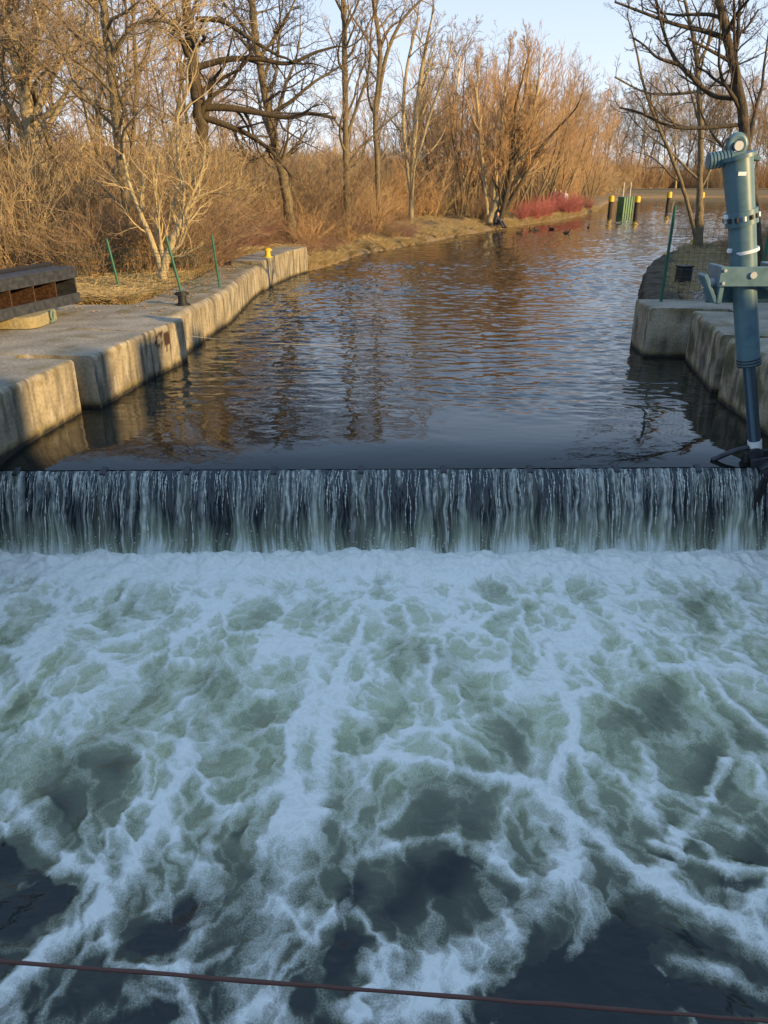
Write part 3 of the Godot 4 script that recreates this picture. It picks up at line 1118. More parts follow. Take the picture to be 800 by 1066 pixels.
func shore_x(z: float) -> float:     # left bank
	for i in range(1, 22):
		if shore[i].y >= z and shore[i + 1].y < z:
			return lerpf(shore[i].x, shore[i + 1].x, (z - shore[i].y) / (shore[i + 1].y - shore[i].y))
	return 46.0

func build_trees() -> void:
	var g: Growth
	# --- left bank, traced
	g = growth(101, [18, 8, 7, 5], 4, 0.18, 0.05, 0.85, 0.007)
	hero("forked_tree", "large pale forked tree standing over the brush behind the steel beam", -26.0, [[[44, 215, 17], [40, 165, 15], [30, 120, 14], [20, 72, 13], [8, 20, 10], [-2, -20, 8]], [[24, 76, 9], [33, 45, 8], [44, 5, 7], [52, -30, 5]], [[34, 130, 7], [48, 92, 6], [66, 62, 4], [80, 40, 3]], [[28, 150, 4], [12, 125, 3], [-8, 105, 3]]], g, M.bark_pale, M.twig, 0, "", "the pale forked tree")
	g = growth(102, [20, 8, 7, 4], 4, 0.2, 0.05, 0.9, 0.006)
	hero("straight_tree", "slender straight tree with bright base rising beside the pale coppice", -22.0, [[[139, 296, 10], [136, 250, 9], [130, 200, 9], [122, 140, 8], [117, 80, 9], [109, 20, 8], [105, -25, 6]], [[122, 50, 5], [140, 26, 4], [170, 22, 3], [205, 38, 2]], [[118, 120, 5], [135, 90, 4], [150, 70, 3]]], g, M.bark, M.twig, 0, "", "the slender straight tree")
	g = growth(103, [16, 8, 6, 4], 3, 0.22, 0.10, 0.7, 0.006, 0.55)
	var cop := hero("coppice_tree", "pale yellow coppiced tree with two bowed stems behind the green fence", -20.0, [[[171, 306, 10], [170, 285, 9], [178, 255, 8], [188, 232, 7], [190, 200, 5], [186, 170, 4]], [[170, 288, 7], [160, 255, 6], [148, 225, 5], [136, 195, 4], [128, 160, 3]], [[172, 275, 5], [165, 240, 4], [162, 200, 3], [166, 160, 3]], [[188, 232, 5], [200, 205, 4], [210, 180, 3], [214, 150, 2]], [[148, 225, 4], [150, 190, 3], [158, 155, 2]]], g, M.bark_pale, M.twig_tan, 0, "", "the pale coppiced tree")
	g = growth(104, [8, 8, 6, 4], 4, 0.26, 0.0, 0.9, 0.008, 0.45)
	hero("oak_tree", "dark crooked oak with long level branches reaching toward the water", -31.0, [[[216, 235, 16], [212, 190, 14], [210, 140, 13], [204, 90, 12], [197, 30, 11], [192, -25, 9]], [[206, 70, 7], [235, 62, 6], [268, 61, 5], [300, 66, 4], [330, 54, 3], [352, 48, 2]], [[208, 112, 8], [235, 112, 7], [268, 117, 6], [300, 122, 5], [322, 118, 4], [350, 123, 3]], [[212, 122, 7], [240, 132, 6], [262, 142, 5], [285, 160, 4], [305, 185, 3]], [[204, 20, 6], [232, 22, 5], [260, 40, 4], [290, 58, 3]], [[206, 98, 5], [225, 85, 4], [250, 72, 3]]], g, M.bark_dark, M.twig_dark, 0, "", "the dark crooked oak")
	g = growth(105, [18, 8, 7, 4], 4, 0.2, 0.05, 0.85, 0.009)
	hero("leaning_tree", "grey trunk leaning left above the plum coloured brush", -35.0, [[[303, 238, 11], [298, 200, 10], [287, 150, 9], [276, 100, 8], [268, 50, 7], [262, 0, 7], [259, -25, 5]], [[284, 150, 4], [262, 168, 3], [240, 130, 3]], [[290, 172, 4], [310, 150, 3], [320, 135, 2]], [[270, 60, 4], [290, 35, 3], [305, 5, 2]]], g, M.bark, M.twig_dark, 0, "", "the grey leaning trunk")
	g = growth(106, [15, 6, 5, 4], 4, 0.18, 0.07, 0.7, 0.010)
	hero("slim_tree", "tall slim tree standing upright near the bend of the bank", -43.0, [[[362, 246, 8], [361, 200, 7], [360, 140, 6], [359, 70, 6], [359, 20, 5], [357, -25, 4]], [[361, 145, 4], [372, 110, 3], [384, 75, 3], [386, 42, 2]], [[360, 30, 3], [374, 0, 2], [380, -30, 2]]], g, M.bark, M.twig, 0, "", "the slim upright tree")
	g = growth(107, [15, 6, 5, 4], 4, 0.2, 0.06, 0.75, 0.011)
	hero("slim_tree", "thin trunk with upswept limbs beyond the slim upright tree", -46.0, [[[395, 235, 5], [393, 180, 5], [391, 120, 5], [396, 60, 5], [390, 10, 4], [386, -25, 3]], [[392, 120, 4], [402, 60, 4], [420, 20, 3], [450, -10, 2]]], g, M.bark, M.twig, 0, "", "the trunk with upswept limbs")
	g = growth(108, [15, 6, 5, 4], 4, 0.2, 0.08, 0.7, 0.012)
	hero("slim_tree", "cluster of pale upright stems left of the orange willows", -52.0, [[[428, 232, 6], [430, 170, 5], [436, 100, 5], [445, 40, 3]], [[428, 200, 4], [420, 130, 4], [424, 70, 3], [436, 20, 2]], [[430, 180, 3], [448, 120, 3], [466, 70, 2]]], g, M.bark_pale, M.twig, 0, "", "the cluster of pale stems")
	g = growth(109, [14, 6, 5, 4], 4, 0.2, 0.08, 0.7, 0.014)
	hero("birch_tree", "white stemmed birch standing by itself before the willow thicket", -70.0, [[[464, 222, 4], [466, 195, 4], [469, 150, 4], [474, 110, 3], [478, 75, 2]]], g, M.bark_white, M.twig, 0, "", "the white birch")
	# willows at the bend
	g = growth(110, [20, 10, 8, 5], 4, 0.14, 0.12, 0.55, 0.010, 0.5)
	hero("willow_tree", "big willow with a bright pale trunk leaning over the water", -58.0, [[[511, 229, 9], [517, 212, 9], [526, 190, 8], [536, 165, 6], [546, 140, 5], [556, 112, 4]], [[512, 222, 5], [516, 190, 5], [520, 150, 4], [524, 110, 3], [528, 80, 2]], [[526, 188, 5], [530, 150, 4], [545, 105, 3], [550, 75, 2]], [[508, 224, 5], [504, 185, 4], [500, 140, 4], [496, 95, 3]]], g, M.bark_pale, M.twig_orange, 0, "", "the leaning willow")
	g = growth(111, [16, 9, 8, 5], 4, 0.15, 0.10, 0.6, 0.010, 0.5)
	hero("willow_tree", "dark double trunk leaning out from the very edge of the bank", -57.6, [[[518, 237, 7], [523, 222, 6], [530, 190, 5], [534, 150, 4], [537, 110, 3]], [[524, 222, 5], [540, 195, 4], [556, 165, 4], [575, 140, 3], [592, 122, 2]]], g, M.bark_dark, M.twig_orange)
	# --- right bank
	g = growth(120, [10, 8, 6, 5], 4, 0.15, 0.06, 0.85, 0.005, 0.42)
	hero("bank_tree", "dark tree with branches sweeping over the canal behind the cylinder", -18.0, [[[792, 300, 13], [786, 240, 12], [778, 160, 11], [771, 105, 10], [762, 60, 9], [751, 10, 8], [746, -25, 7]], [[766, 102, 6], [742, 99, 5], [722, 82, 5], [702, 60, 4], [690, 30, 3], [682, -5, 3]], [[756, 40, 6], [732, 32, 5], [705, 26, 4], [672, 14, 3], [640, 2, 2]], [[768, 130, 4], [735, 133, 4], [700, 132, 3], [668, 118, 3], [645, 112, 2]], [[709, 68, 4], [685, 60, 3], [672, 48, 2], [660, 40, 2]], [[760, 64, 4], [735, 50, 3], [716, 40, 2]], [[752, 15, 4], [770, 35, 3], [790, 10, 2]]], g, M.bark_dark, M.twig_dark)
	g = growth(121, [12, 7, 6, 5], 4, 0.16, 0.06, 0.8, 0.006, 0.42)
	hero("bank_tree", "thin sunlit trunk with a forked stem on the shaded bank edge", -30.6, [[[726, 262, 11], [728, 235, 9], [729, 190, 6], [730, 140, 6], [727, 80, 5], [722, 40, 4], [713, 0, 3]], [[724, 245, 5], [714, 205, 4], [700, 165, 4], [685, 130, 3], [672, 95, 3], [662, 50, 2]], [[727, 66, 4], [738, 45, 3], [744, 15, 2], [745, -20, 2]], [[728, 95, 3], [700, 98, 3], [672, 96, 2], [640, 80, 2]]], g, M.bark, M.twig_dark)

	# --- woods behind, built once and set out many times
	var protos := []
	var specs := [[201, 15.0, 0.13, M.bark, M.twig, 0.07, 0.7], [202, 13.0, 0.11, M.bark, M.twig_orange, 0.09, 0.6], [203, 17.0, 0.16, M.bark_pale, M.twig, 0.06, 0.75], [204, 12.0, 0.09, M.bark, M.twig_tan, 0.08, 0.8], [205, 16.0, 0.15, M.bark_dark, M.twig_brown, 0.05, 0.8]]
	var kinds := ["brown twigged bare tree in the wood", "orange twigged bare tree in the wood", "tall pale stemmed bare tree in the wood", "tan twigged bare tree in the wood", "dark stemmed bare tree in the wood"]
	for i in specs.size():
		var s: Array = specs[i]
		g = growth(s[0], [20, 8, 6, 4], 4, 0.19, s[5], s[6], 0.011, 0.42)
		protos.append(wood_tree("bare_tree", kinds[i] + " behind the sunlit bank", kinds[i] + " behind the sunlit bank", s[1], s[2], g, s[3], s[4]))
	var first := [true, true, true, true, true]
	rng.seed = 77
	var spots := []
	var tries := 0
	while spots.size() < 88 and tries < 4000:
		tries += 1
		var z := -24.0 - 125.0 * pow(rng.randf(), 1.25)
		var depth := -z
		var x := rng.randf_range(-0.62 * depth - 2.0, shore_x(z) - 3.0)
		var p := Vector3(x, 0, z)
		var ok := true
		for q in spots:
			if (q - p).length() < 1.6 + depth * 0.025:
				ok = false
		if x / -z > -0.13 and x / -z < 0.06 and z > -80.0 and rng.randf() < 0.75:
			ok = false
		if shore_distance(Vector2(x, z)) < 2.5 or (z > -34.0 and x > -7.0):
			ok = false
		if ok:
			spots.append(p)
	for p in spots:
		var k := rng.randi() % 5
		if p.z < -45.0 and p.x > -6.0 and rng.randf() < 0.6:
			k = 1
		place(protos, first, k, p, rng.randf_range(0.6, 0.95) + (0.15 if p.x / p.z > 0.22 else 0.0), kinds[k] + " behind the sunlit bank", kinds[k] + " behind the sunlit bank")
	# dense orange willows behind the bend
	g = growth(207, [15, 11, 8, 5], 4, 0.13, 0.13, 0.5, 0.011, 0.5)
	var wt := thing("willow_tree", "dense orange twigged willow behind the bend of the canal", "tree", Vector3.ZERO, "dense orange willows behind the bend")
	for i in 6:
		var an := i * TAU / 6.0
		g.limb(Vector3(cos(an) * 0.25, -0.2, sin(an) * 0.25), Vector3(cos(an) * 0.36, 1.0, sin(an) * 0.36).normalized(), g.rng.randf_range(6.5, 9.0), 0.10, 1)
	part(wt, "trunk", g.wood.done(), M.bark)
	part(wt, "crown", g.twig.done(), M.twig_orange).set_meta("kind", "stuff")
	var wf := [true]
	for q in [[438, -64.0, 1.05], [458, -72.0, 1.15], [480, -63.0, 1.05], [497, -70.0, 1.25], [515, -66.0, 1.15], [533, -71.0, 1.3], [551, -76.0, 1.25], [566, -82.0, 1.25], [582, -88.0, 1.2], [598, -97.0, 1.15], [612, -108.0, 1.1], [560, -100.0, 1.5], [415, -75.0, 1.1]]:
		var p := on_z(q[0], 215, q[1])
		p.x = minf(p.x, shore_x(p.z) - 2.0)
		place([wt], wf, 0, p, q[2], "dense orange twigged willow behind " + near_hero(p), "dense orange willows behind the bend")
	# far shore
	for i in 60:
		var px := 590.0 + 270.0 * (i + rng.randf()) / 60.0
		var z := -162.0 - rng.randf() * 26.0
		var p := on_z(px, 200, z)
		var k: int = [0, 1, 1, 3, 0, 2][rng.randi() % 6]
		place(protos, first, k, p, rng.randf_range(1.0, 1.5), kinds[k].replace("in the wood", "on the far shore"), kinds[k].replace("in the wood", "on the far shore"))
	# trees on the shaded side, beyond the right edge of the picture
	for q in [[16.0, -24.0, 0.9], [19.0, -30.0, 1.0], [24.0, -36.0, 1.0]]:
		place(protos, first, 4, Vector3(q[0], 0, q[1]), q[2], "dark stemmed bare tree on the shaded bank", "dark stemmed bare tree on the shaded bank")

	# --- brush
	var shrubs := [
		shrub("tan_bush", "tan leafless bush in the thicket behind the fence", "tan bushes of the thicket", 301, 2.9, 60, 0.5, 3, M.twig_tan, 0.007),
		shrub("brown_bush", "brown leafless bush in the thicket behind the fence", "brown bushes of the thicket", 302, 2.5, 60, 0.7, 3, M.twig_brown, 0.007),
		shrub("plum_bush", "plum brown arching bush beside the curved end of the quay wall", "plum bushes by the curved quay wall", 303, 2.2, 55, 1.2, 3, M.twig_plum, 0.006),
		shrub("red_dogwood", "red stemmed bush at the water's edge beyond the leaning willow", "red stemmed bushes on the bank", 304, 2.3, 80, 0.55, 2, M.twig_red, 0.011),
		shrub("orange_bush", "orange brown bush under the trees along the bank", "orange brown bushes along the bank", 305, 2.6, 70, 0.6, 3, M.twig_orange, 0.009)]
	var f2 := [true, true, true, true, true]
	rng.seed = 88
	for i in 85:       # thicket wall on the left
		var z := -20.5 - 14.0 * rng.randf()
		var x := rng.randf_range(-0.55 * -z - 1.0, -4.9 - 0.12 * (-z - 20.0))
		if x > -7.6 and z > -22.0:
			continue
		place(shrubs, f2, 0 if x < -8.0 and rng.randf() < 0.6 else 1, Vector3(x, 0, z), rng.randf_range(0.75, 1.2))
	for i in 34:
		var z := -22.5 - 14.0 * rng.randf()
		place(shrubs, f2, 2, Vector3(rng.randf_range(-7.5, minf(-5.0, shore_x(z) - 1.3)), 0, z), rng.randf_range(0.7, 1.15))
	for i in 75:
		var z := -33.0 - 62.0 * rng.randf()
		var back := rng.randf()
		var x := shore_x(z) - 1.5 - back * back * 16.0
		if (z < -46.0 and z > -58.0 and x > shore_x(z) - 5.0) or (z < -60.0 and z > -84.0 and x > shore_x(z) - 4.0):
			continue       # the open spot where people sit
		place(shrubs, f2, 4 if rng.randf() < 0.55 else 1, Vector3(x, 0, z), rng.randf_range(0.55, 1.1))
	for i in 26:
		var z := -31.5 - 15.0 * rng.randf()
		place(shrubs, f2, 1 if rng.randf() < 0.6 else 2, Vector3(shore_x(z) - 0.9 - rng.randf() * 3.5, 0, z), rng.randf_range(0.3, 0.7))
	for i in 30:
		var z := -64.0 - 22.0 * rng.randf()
		place(shrubs, f2, 3, Vector3(shore_x(z) - 0.6 - rng.randf() * 1.6, 0, z), rng.randf_range(0.5, 0.72))
	for i in 44:
		var z := -18.8 - 13.0 * rng.randf()
		var x := 6.9 + (-z - 16.0) * 0.36 + 0.8 + rng.randf() * 4.0
		place(shrubs, f2, 1, Vector3(x, 0, z), rng.randf_range(0.25, 0.6), "low brown bush on the shaded bank behind the wire fence", "low bushes on the shaded bank")

# twiggy undergrowth between the trunks, which reads as one mass
func build_undergrowth() -> void:
	var sets := [[M.twig_tan, 501, "pale tan undergrowth filling the wood on the sunlit side"], [M.twig_brown, 502, "brown undergrowth filling the wood on the sunlit side"], [M.twig_orange, 503, "orange undergrowth and saplings at the back of the wood"]]
	for k in 3:
		var r := RandomNumberGenerator.new()
		r.seed = sets[k][1]
		var mb := MB.new()
		for i in 46:
			var a := r.randf() * TAU
			var d := Vector3(cos(a) * 0.5 * r.randf(), 1.0, sin(a) * 0.5 * r.randf()).normalized()
			var p := Vector3(cos(a), 0, sin(a)) * 0.9 * sqrt(r.randf()) + Vector3(0, -0.1, 0)
			var length := 2.9 * r.randf_range(0.5, 1.15)
			var pts := PackedVector3Array([p])
			var rad := PackedFloat32Array([0.013])
			for q in 6:
				d = (d + Vector3(r.randfn(), r.randfn() * 0.4, r.randfn()) * 0.18).normalized()
				p += d * length / 6.0
				pts.append(p)
				rad.append(0.013 * (1.0 - 0.8 * (q + 1.0) / 6.0))
				for w in 4:
					var td := (d + Vector3(r.randfn(), r.randfn() * 0.5 + 0.3, r.randfn()) * 0.7).normalized()
					var l := length * r.randf_range(0.08, 0.28)
					mb.tube(PackedVector3Array([p, p + td * l * 0.5 + Vector3(r.randfn(), r.randfn(), r.randfn()) * l * 0.06, p + td * l]), PackedFloat32Array([0.008, 0.007, 0.004]), 3)
			mb.tube(pts, rad, 3)
		var mm := MultiMesh.new()
		mm.transform_format = MultiMesh.TRANSFORM_3D
		mm.mesh = mb.done()
		var spots := []
		while spots.size() < [420, 520, 560][k]:
			var z := -23.0 - 130.0 * pow(r.randf(), 1.2)
			if k == 2:
				z = -40.0 - 145.0 * r.randf()
			var x := 0.0
			var s := r.randf_range(0.6, 1.15)
			if z > -150.0:
				x = r.randf_range(-0.56 * -z - 3.0, shore_x(z) - 3.5)
				s *= 1.0 + (-z) * 0.0045
				if z > -38.0 and x > -7.0:
					continue
				if z < -44.0 and z > -84.0 and x > shore_x(z) - 6.0:
					continue
			else:
				x = r.randf_range(18.0, 0.62 * -z)
				z = -163.0 - 30.0 * r.randf()
				s *= 2.1
			spots.append(Transform3D(Basis(Vector3.UP, r.randf() * TAU).scaled(Vector3(s, s * r.randf_range(0.85, 1.2), s)), Vector3(x, ground_height(x, z), z)))
		mm.instance_count = spots.size()
		for i in spots.size():
			mm.set_instance_transform(i, spots[i])
		var o := MultiMeshInstance3D.new()
		o.name = numbered("undergrowth")
		o.multimesh = mm
		o.material_override = sets[k][0]
		o.set_meta("kind", "stuff")
		tag(o, sets[k][2], "undergrowth")
		add_child(o)

var heroes := []

func near_hero(p: Vector3) -> String:
	var best := 1e9
	var name := "the sunlit bank"
	for h in heroes:
		var d := absf(h[0].x / h[0].z - p.x / p.z) * 60.0 + absf(h[0].z - p.z) * 0.15
		if d < best:
			best = d
			name = h[1]
	return name

func place(protos: Array, first: Array, k: int, p: Vector3, size: float, label := "", group := "") -> void:
	if label == "":
		var o: Node3D = protos[k]
		if not o.has_meta("kind_words"):
			o.set_meta("kind_words", String(o.get_meta("label")).split(" bush")[0])
		label = ("tall " if size > 0.98 else ("low " if size < 0.8 else "")) + String(o.get_meta("kind_words")) + " bush near " + near_hero(p)
		group = o.get_meta("group")
	elif label.contains("behind the sunlit bank"):
		label = ("tall " if size > 0.82 else "") + label.replace("behind the sunlit bank", "behind " + near_hero(p)).replace("tall tall", "tall")
	p.y = ground_height(p.x, p.z)
	var sc := Vector3(size, size * rng.randf_range(0.9, 1.1), size)
	if first[k]:
		first[k] = false
		var o: Node3D = protos[k]
		o.position = p
		o.rotation.y = rng.randf() * TAU
		o.scale = sc
		if label != "":
			o.set_meta("label", label)
			o.set_meta("group", group)
	else:
		copy(protos[k], p, rng.randf() * TAU, sc, label, group)

# ---------------------------------------------------------------- grass and litter
func build_grass() -> void:
	var mb := MB.new()
	rng.seed = 11
	for i in 16:
		var a := rng.randf() * TAU
		var p := Vector3(cos(a), 0, sin(a)) * rng.randf() * 0.12
		var d := Vector3(cos(a) * 0.45, 1, sin(a) * 0.45).normalized()
		var l := rng.randf_range(0.22, 0.5)
		var pts := PackedVector3Array([p])
		var rad := PackedFloat32Array([0.0065])
		for k in 3:
			d = (d + Vector3(cos(a) * 0.3, -0.22 * k, sin(a) * 0.3) + Vector3(rng.randfn(), 0, rng.randfn()) * 0.12).normalized()
			p += d * l / 3.0
			pts.append(p)
			rad.append(0.0065 - 0.0018 * (k + 1))
		mb.tube(pts, rad, 3)
	var tuft := mb.done()
	var spots := []
	rng.seed = 12
	while spots.size() < 9500:
		var z := -17.2 - 75.0 * pow(rng.randf(), 1.6)
		var x := 0.0
		if rng.randf() < 0.6:
			x = shore_x(z) - (1.5 if z > -30.5 else 0.25) - rng.randf() * rng.randf() * 6.0
		else:
			x = rng.randf_range(-0.5 * -z - 1.0, shore_x(z) - 1.4)
		if ground_noise.get_noise_2d(x * 1.5, z * 1.5) < -0.12 and z < -32.0:
			continue
		spots.append(Vector3(x, ground_height(x, z), z))
	scatter("dry_grass", tuft, M.straw, spots, 0.5, 1.35, "dry straw coloured grass on the sunlit bank", "grass")
	spots = []
	while spots.size() < 1300:
		var z := -18.2 - 14.5 * rng.randf()
		var x := 5.7 + (-z - 16.0) * 0.37 + 7.5 * pow(rng.randf(), 1.5)
		if shore_distance(Vector2(x, z)) < -0.1:
			continue
		spots.append(Vector3(x, maxf(ground_height(x, z), 0.82), z))
	scatter("dry_grass", tuft, M.straw, spots, 0.3, 0.8, "dry grass on the shaded bank behind the wire fence", "grass")
	# pale gravel and leaves on the shaded bank
	mb = MB.new()
	for i in 6:
		var a := i * TAU / 6.0
		mb.v.append(Vector3(cos(a) * 0.05, 0.0, sin(a) * 0.038))
		mb.n.append(Vector3(cos(a), 0.6, sin(a)).normalized())
	mb.v.append(Vector3(0.006, 0.026, 0.0))
	mb.n.append(Vector3.UP)
	for i in 6:
		mb.idx.append_array([i, (i + 1) % 6, 6])
	spots = []
	while spots.size() < 2600:
		var z := -16.8 - 7.0 * pow(rng.randf(), 1.4)
		var x := 5.9 + (-z - 16.0) * 0.36 + 0.4 + rng.randf() * 4.5
		spots.append(Vector3(x, maxf(ground_height(x, z), 0.845) + 0.005, z))
	scatter("gravel", mb.done(), mat(Color(0.26, 0.22, 0.21), 0.9), spots, 0.4, 1.3, "pale gravel and leaf litter on the shaded bank", "gravel")
	spots = []
	while spots.size() < 5000:
		var z := -15.5 - 18.0 * rng.randf()
		var x := shore_x(z) - 0.3 - rng.randf() * 10.0
		if z > -17.2 and rng.randf() < 0.75:
			continue
		spots.append(Vector3(x, maxf(ground_height(x, z), 0.825 if z > -17.0 or x > shore_x(z) - 1.3 else -9.0) + 0.004, z))
	scatter("leaf_litter", mb.done(), mat(Color(0.30, 0.18, 0.08), 0.9), spots, 0.3, 0.9, "brown fallen leaves on the quay edge and bank", "leaves")

func scatter(called: String, mesh: Mesh, m: Material, spots: Array, lo: float, hi: float, label: String, category: String) -> void:
	var mm := MultiMesh.new()
	mm.transform_format = MultiMesh.TRANSFORM_3D
	mm.mesh = mesh
	mm.instance_count = spots.size()
	for i in spots.size():
		var s := rng.randf_range(lo, hi)
		mm.set_instance_transform(i, Transform3D(Basis(Vector3.UP, rng.randf() * TAU).scaled(Vector3(s, s * rng.randf_range(0.7, 1.2), s)), spots[i]))
	var o := MultiMeshInstance3D.new()
	o.name = numbered(called)
	o.multimesh = mm
	o.material_override = m
	o.set_meta("kind", "stuff")
	tag(o, label, category)
	add_child(o)

# ---------------------------------------------------------------- things on the quays
func build_cylinder() -> void:
	var z := -9.4
	var a := on_z(786, 462, z)          # rod end
	var b := on_z(780, 380, z)          # lower end of the barrel
	var e := on_z(766, 160, z)          # head
	var ax := (e - b).normalized()
	var t := thing("hydraulic_cylinder", "blue green hydraulic cylinder leaning over the end of the weir", "cylinder", a)
	var at := func(px: float, py: float) -> Vector3: return on_z(px, py, z) - a
	var mb := MB.new()
	var p0 := b - a
	var p1: Vector3 = at.call(774.5, 292)
	var p2: Vector3 = at.call(772.5, 232)
	mb.tube(PackedVector3Array([p0, p1]), PackedFloat32Array([0.135, 0.135]), 28, true)
	mb.tube(PackedVector3Array([p1, p2]), PackedFloat32Array([0.15, 0.15]), 28, true)
	part(t, "barrel", mb.done(), M.paint)
	mb = MB.new()
	var p3: Vector3 = at.call(771, 212)
	var p4: Vector3 = at.call(768, 168)
	mb.tube(PackedVector3Array([p2, p2 + ax * 0.02, p3, p4, p4 + ax * 0.03]), PackedFloat32Array([0.15, 0.152, 0.152, 0.165, 0.165]), 28, true)
	part(t, "head", mb.done(), M.paint)
	mb = MB.new()
	mb.tube(PackedVector3Array([p2 - ax * 0.02, p2 + ax * 0.14]), PackedFloat32Array([0.178, 0.178]), 28, true)
	var coll := part(t, "flange", mb.done(), M.paint)
	for k in 14:
		var an := k * TAU / 14.0
		var side := ax.cross(Vector3.FORWARD).normalized()
		var d := side * cos(an) + ax.cross(side) * sin(an)
		mb = MB.new()
		mb.rod(p2 + d * 0.176 + ax * 0.035, p2 + d * 0.176 + ax * 0.085, 0.024, 6)
		part(coll, "bolt", mb.done(), M.galvanised if k % 3 == 0 else M.black)
	mb = MB.new()
	mb.tube(PackedVector3Array([p4 + ax * 0.03, p4 + ax * 0.07]), PackedFloat32Array([0.21, 0.21]), 28, true)
	part(t, "head_plate", mb.done(), M.paint)
	for c in [[772.2, 226, 0.165], [775, 261, 0.162]]:
		mb = MB.new()
		var q: Vector3 = at.call(c[0], c[1])
		mb.tube(PackedVector3Array([q - ax * 0.018, q + ax * 0.018]), PackedFloat32Array([c[2], c[2]]), 28, true)
		mb.box(Transform3D(Basis.IDENTITY, q + Vector3(-c[2] - 0.02, 0, 0.03)), Vector3(0.05, 0.05, 0.05))
		part(t, "clamp_band", mb.done(), M.white)
	mb = MB.new()
	for k in 5:
		var q: Vector3 = p0 + ax * (0.005 + 0.018 * k)
		mb.tube(PackedVector3Array([q, q + ax * 0.012]), PackedFloat32Array([0.142 if k % 2 == 0 else 0.128, 0.142 if k % 2 == 0 else 0.128]), 24, true)
	part(t, "gland", mb.done(), M.black)
	# ribbed side actuator on the head
	mb = MB.new()
	var h: Vector3 = at.call(762, 164)
	var w: Vector3 = at.call(737, 168)
	var dir := (w - h).normalized()
	var len := (w - h).length()
	for k in 7:
		var q := h + dir * len * (k + 0.2) / 7.0
		mb.tube(PackedVector3Array([q, q + dir * len * 0.6 / 7.0]), PackedFloat32Array([0.088, 0.088]), 20, true)
	mb.tube(PackedVector3Array([h, w]), PackedFloat32Array([0.074, 0.074]), 20, true)
	part(t, "ribbed_drive", mb.done(), M.paint)
	# lifting eye
	mb = MB.new()
	var c0: Vector3 = at.call(767, 152)
	var ring := PackedVector3Array()
	var rr := PackedFloat32Array()
	for k in 21:
		var an := k * TAU / 20.0
		ring.append(c0 + Vector3(cos(an) * 0.085, sin(an) * 0.10, 0))
		rr.append(0.042)
	mb.tube(ring, rr, 12)
	mb.box(Transform3D(Basis.IDENTITY, c0 + Vector3(0, -0.1, 0)), Vector3(0.14, 0.08, 0.1), 0.01)
	part(t, "lifting_eye", mb.done(), M.paint)
	mb = MB.new()
	mb.rod(c0 + Vector3(0, 0, -0.06), c0 + Vector3(0, 0, 0.07), 0.05, 16)
	part(t, "eye_pin", mb.done(), M.galvanised)
	mb = MB.new()
	ring = PackedVector3Array()
	rr = PackedFloat32Array()
	var c1: Vector3 = at.call(757, 153)
	for k in 17:
		var an := k * TAU / 16.0
		ring.append(c1 + Vector3(cos(an) * 0.05, sin(an) * 0.085, 0.02))
		rr.append(0.012)
	mb.tube(ring, rr, 8)
	mb.rod(c1 + Vector3(0, -0.14, 0.02), c1 + Vector3(0, -0.08, 0.02), 0.02)
	part(t, "hose_loop", mb.done(), M.black)
	mb = MB.new()
	mb.box(Transform3D(Basis(Vector3.BACK, -0.2), at.call(783, 164)), Vector3(0.16, 0.05, 0.12), 0.01)
	part(t, "outlet", mb.done(), M.paint)
	mb = MB.new()
	var lab: Vector3 = at.call(768.5, 181)
	mb.box(Transform3D(Basis.IDENTITY, lab + Vector3(-0.02, 0, 0.160)), Vector3(0.09, 0.04, 0.006), 0.001)
	part(t, "label_plate", mb.done(), M.white)
	# piston rod and its eye
	mb = MB.new()
	mb.tube(PackedVector3Array([ax * 0.02, p0]), PackedFloat32Array([0.075, 0.075]), 24, true)
	part(t, "piston_rod", mb.done(), M.chrome)
	mb = MB.new()
	mb.tube(PackedVector3Array([-ax * 0.06, ax * 0.05]), PackedFloat32Array([0.085, 0.085]), 20, true)
	part(t, "rod_collar", mb.done(), M.white)
	mb = MB.new()
	mb.rod(Vector3(0, -0.12, -0.10), Vector3(0, -0.12, 0.10), 0.09, 20)
	mb.box(Transform3D(Basis.IDENTITY, Vector3(-0.02, -0.22, 0)), Vector3(0.16, 0.22, 0.08), 0.02)
	part(t, "rod_eye", mb.done(), M.black_steel)

	# trunnion bracket that carries it, on its own frame on the quay
	var fr := thing("trunnion_frame", "blue green steel bracket and column gripping the hydraulic cylinder", "bracket", Vector3(5.6, 0.98, z - 0.25))
	var fo := fr.position
	mb = MB.new()
	var bc := on_z(781, 288, z + 0.2) - fo
	mb.box(Transform3D(Basis(Vector3.UP, 0.0), bc), Vector3(0.72, 0.22, 0.05), 0.008)
	var plate := part(fr, "front_plate", mb.done(), M.paint)
	for q in [[-0.31, 0.07], [-0.31, -0.07], [0.02, 0.02], [0.30, 0.07], [0.30, -0.07]]:
		mb = MB.new()
		mb.rod(bc + Vector3(q[0], q[1], 0.02), bc + Vector3(q[0], q[1], 0.05), 0.018 if q[0] != 0.02 else 0.04, 8)
		part(plate, "bolt", mb.done(), M.galvanised)
	mb = MB.new()
	mb.box(Transform3D(Basis(Vector3.UP, 0.0), bc + Vector3(-0.30, -0.10, -0.22)), Vector3(0.06, 0.42, 0.42), 0.01)
	mb.box(Transform3D(Basis(Vector3.BACK, 0.5), bc + Vector3(-0.42, -0.14, -0.12)), Vector3(0.05, 0.36, 0.20), 0.01)
	part(fr, "side_cheek", mb.done(), M.paint)
	mb = MB.new()
	mb.box(Transform3D(Basis.IDENTITY, bc + Vector3(0.10, -0.20, -0.42)), Vector3(0.80, 0.30, 0.06), 0.01)
	part(fr, "back_plate", mb.done(), M.paint)
	mb = MB.new()
	mb.rod(bc + Vector3(-0.45, -0.10, -0.2), bc + Vector3(-0.33, -0.10, -0.2), 0.06, 16)
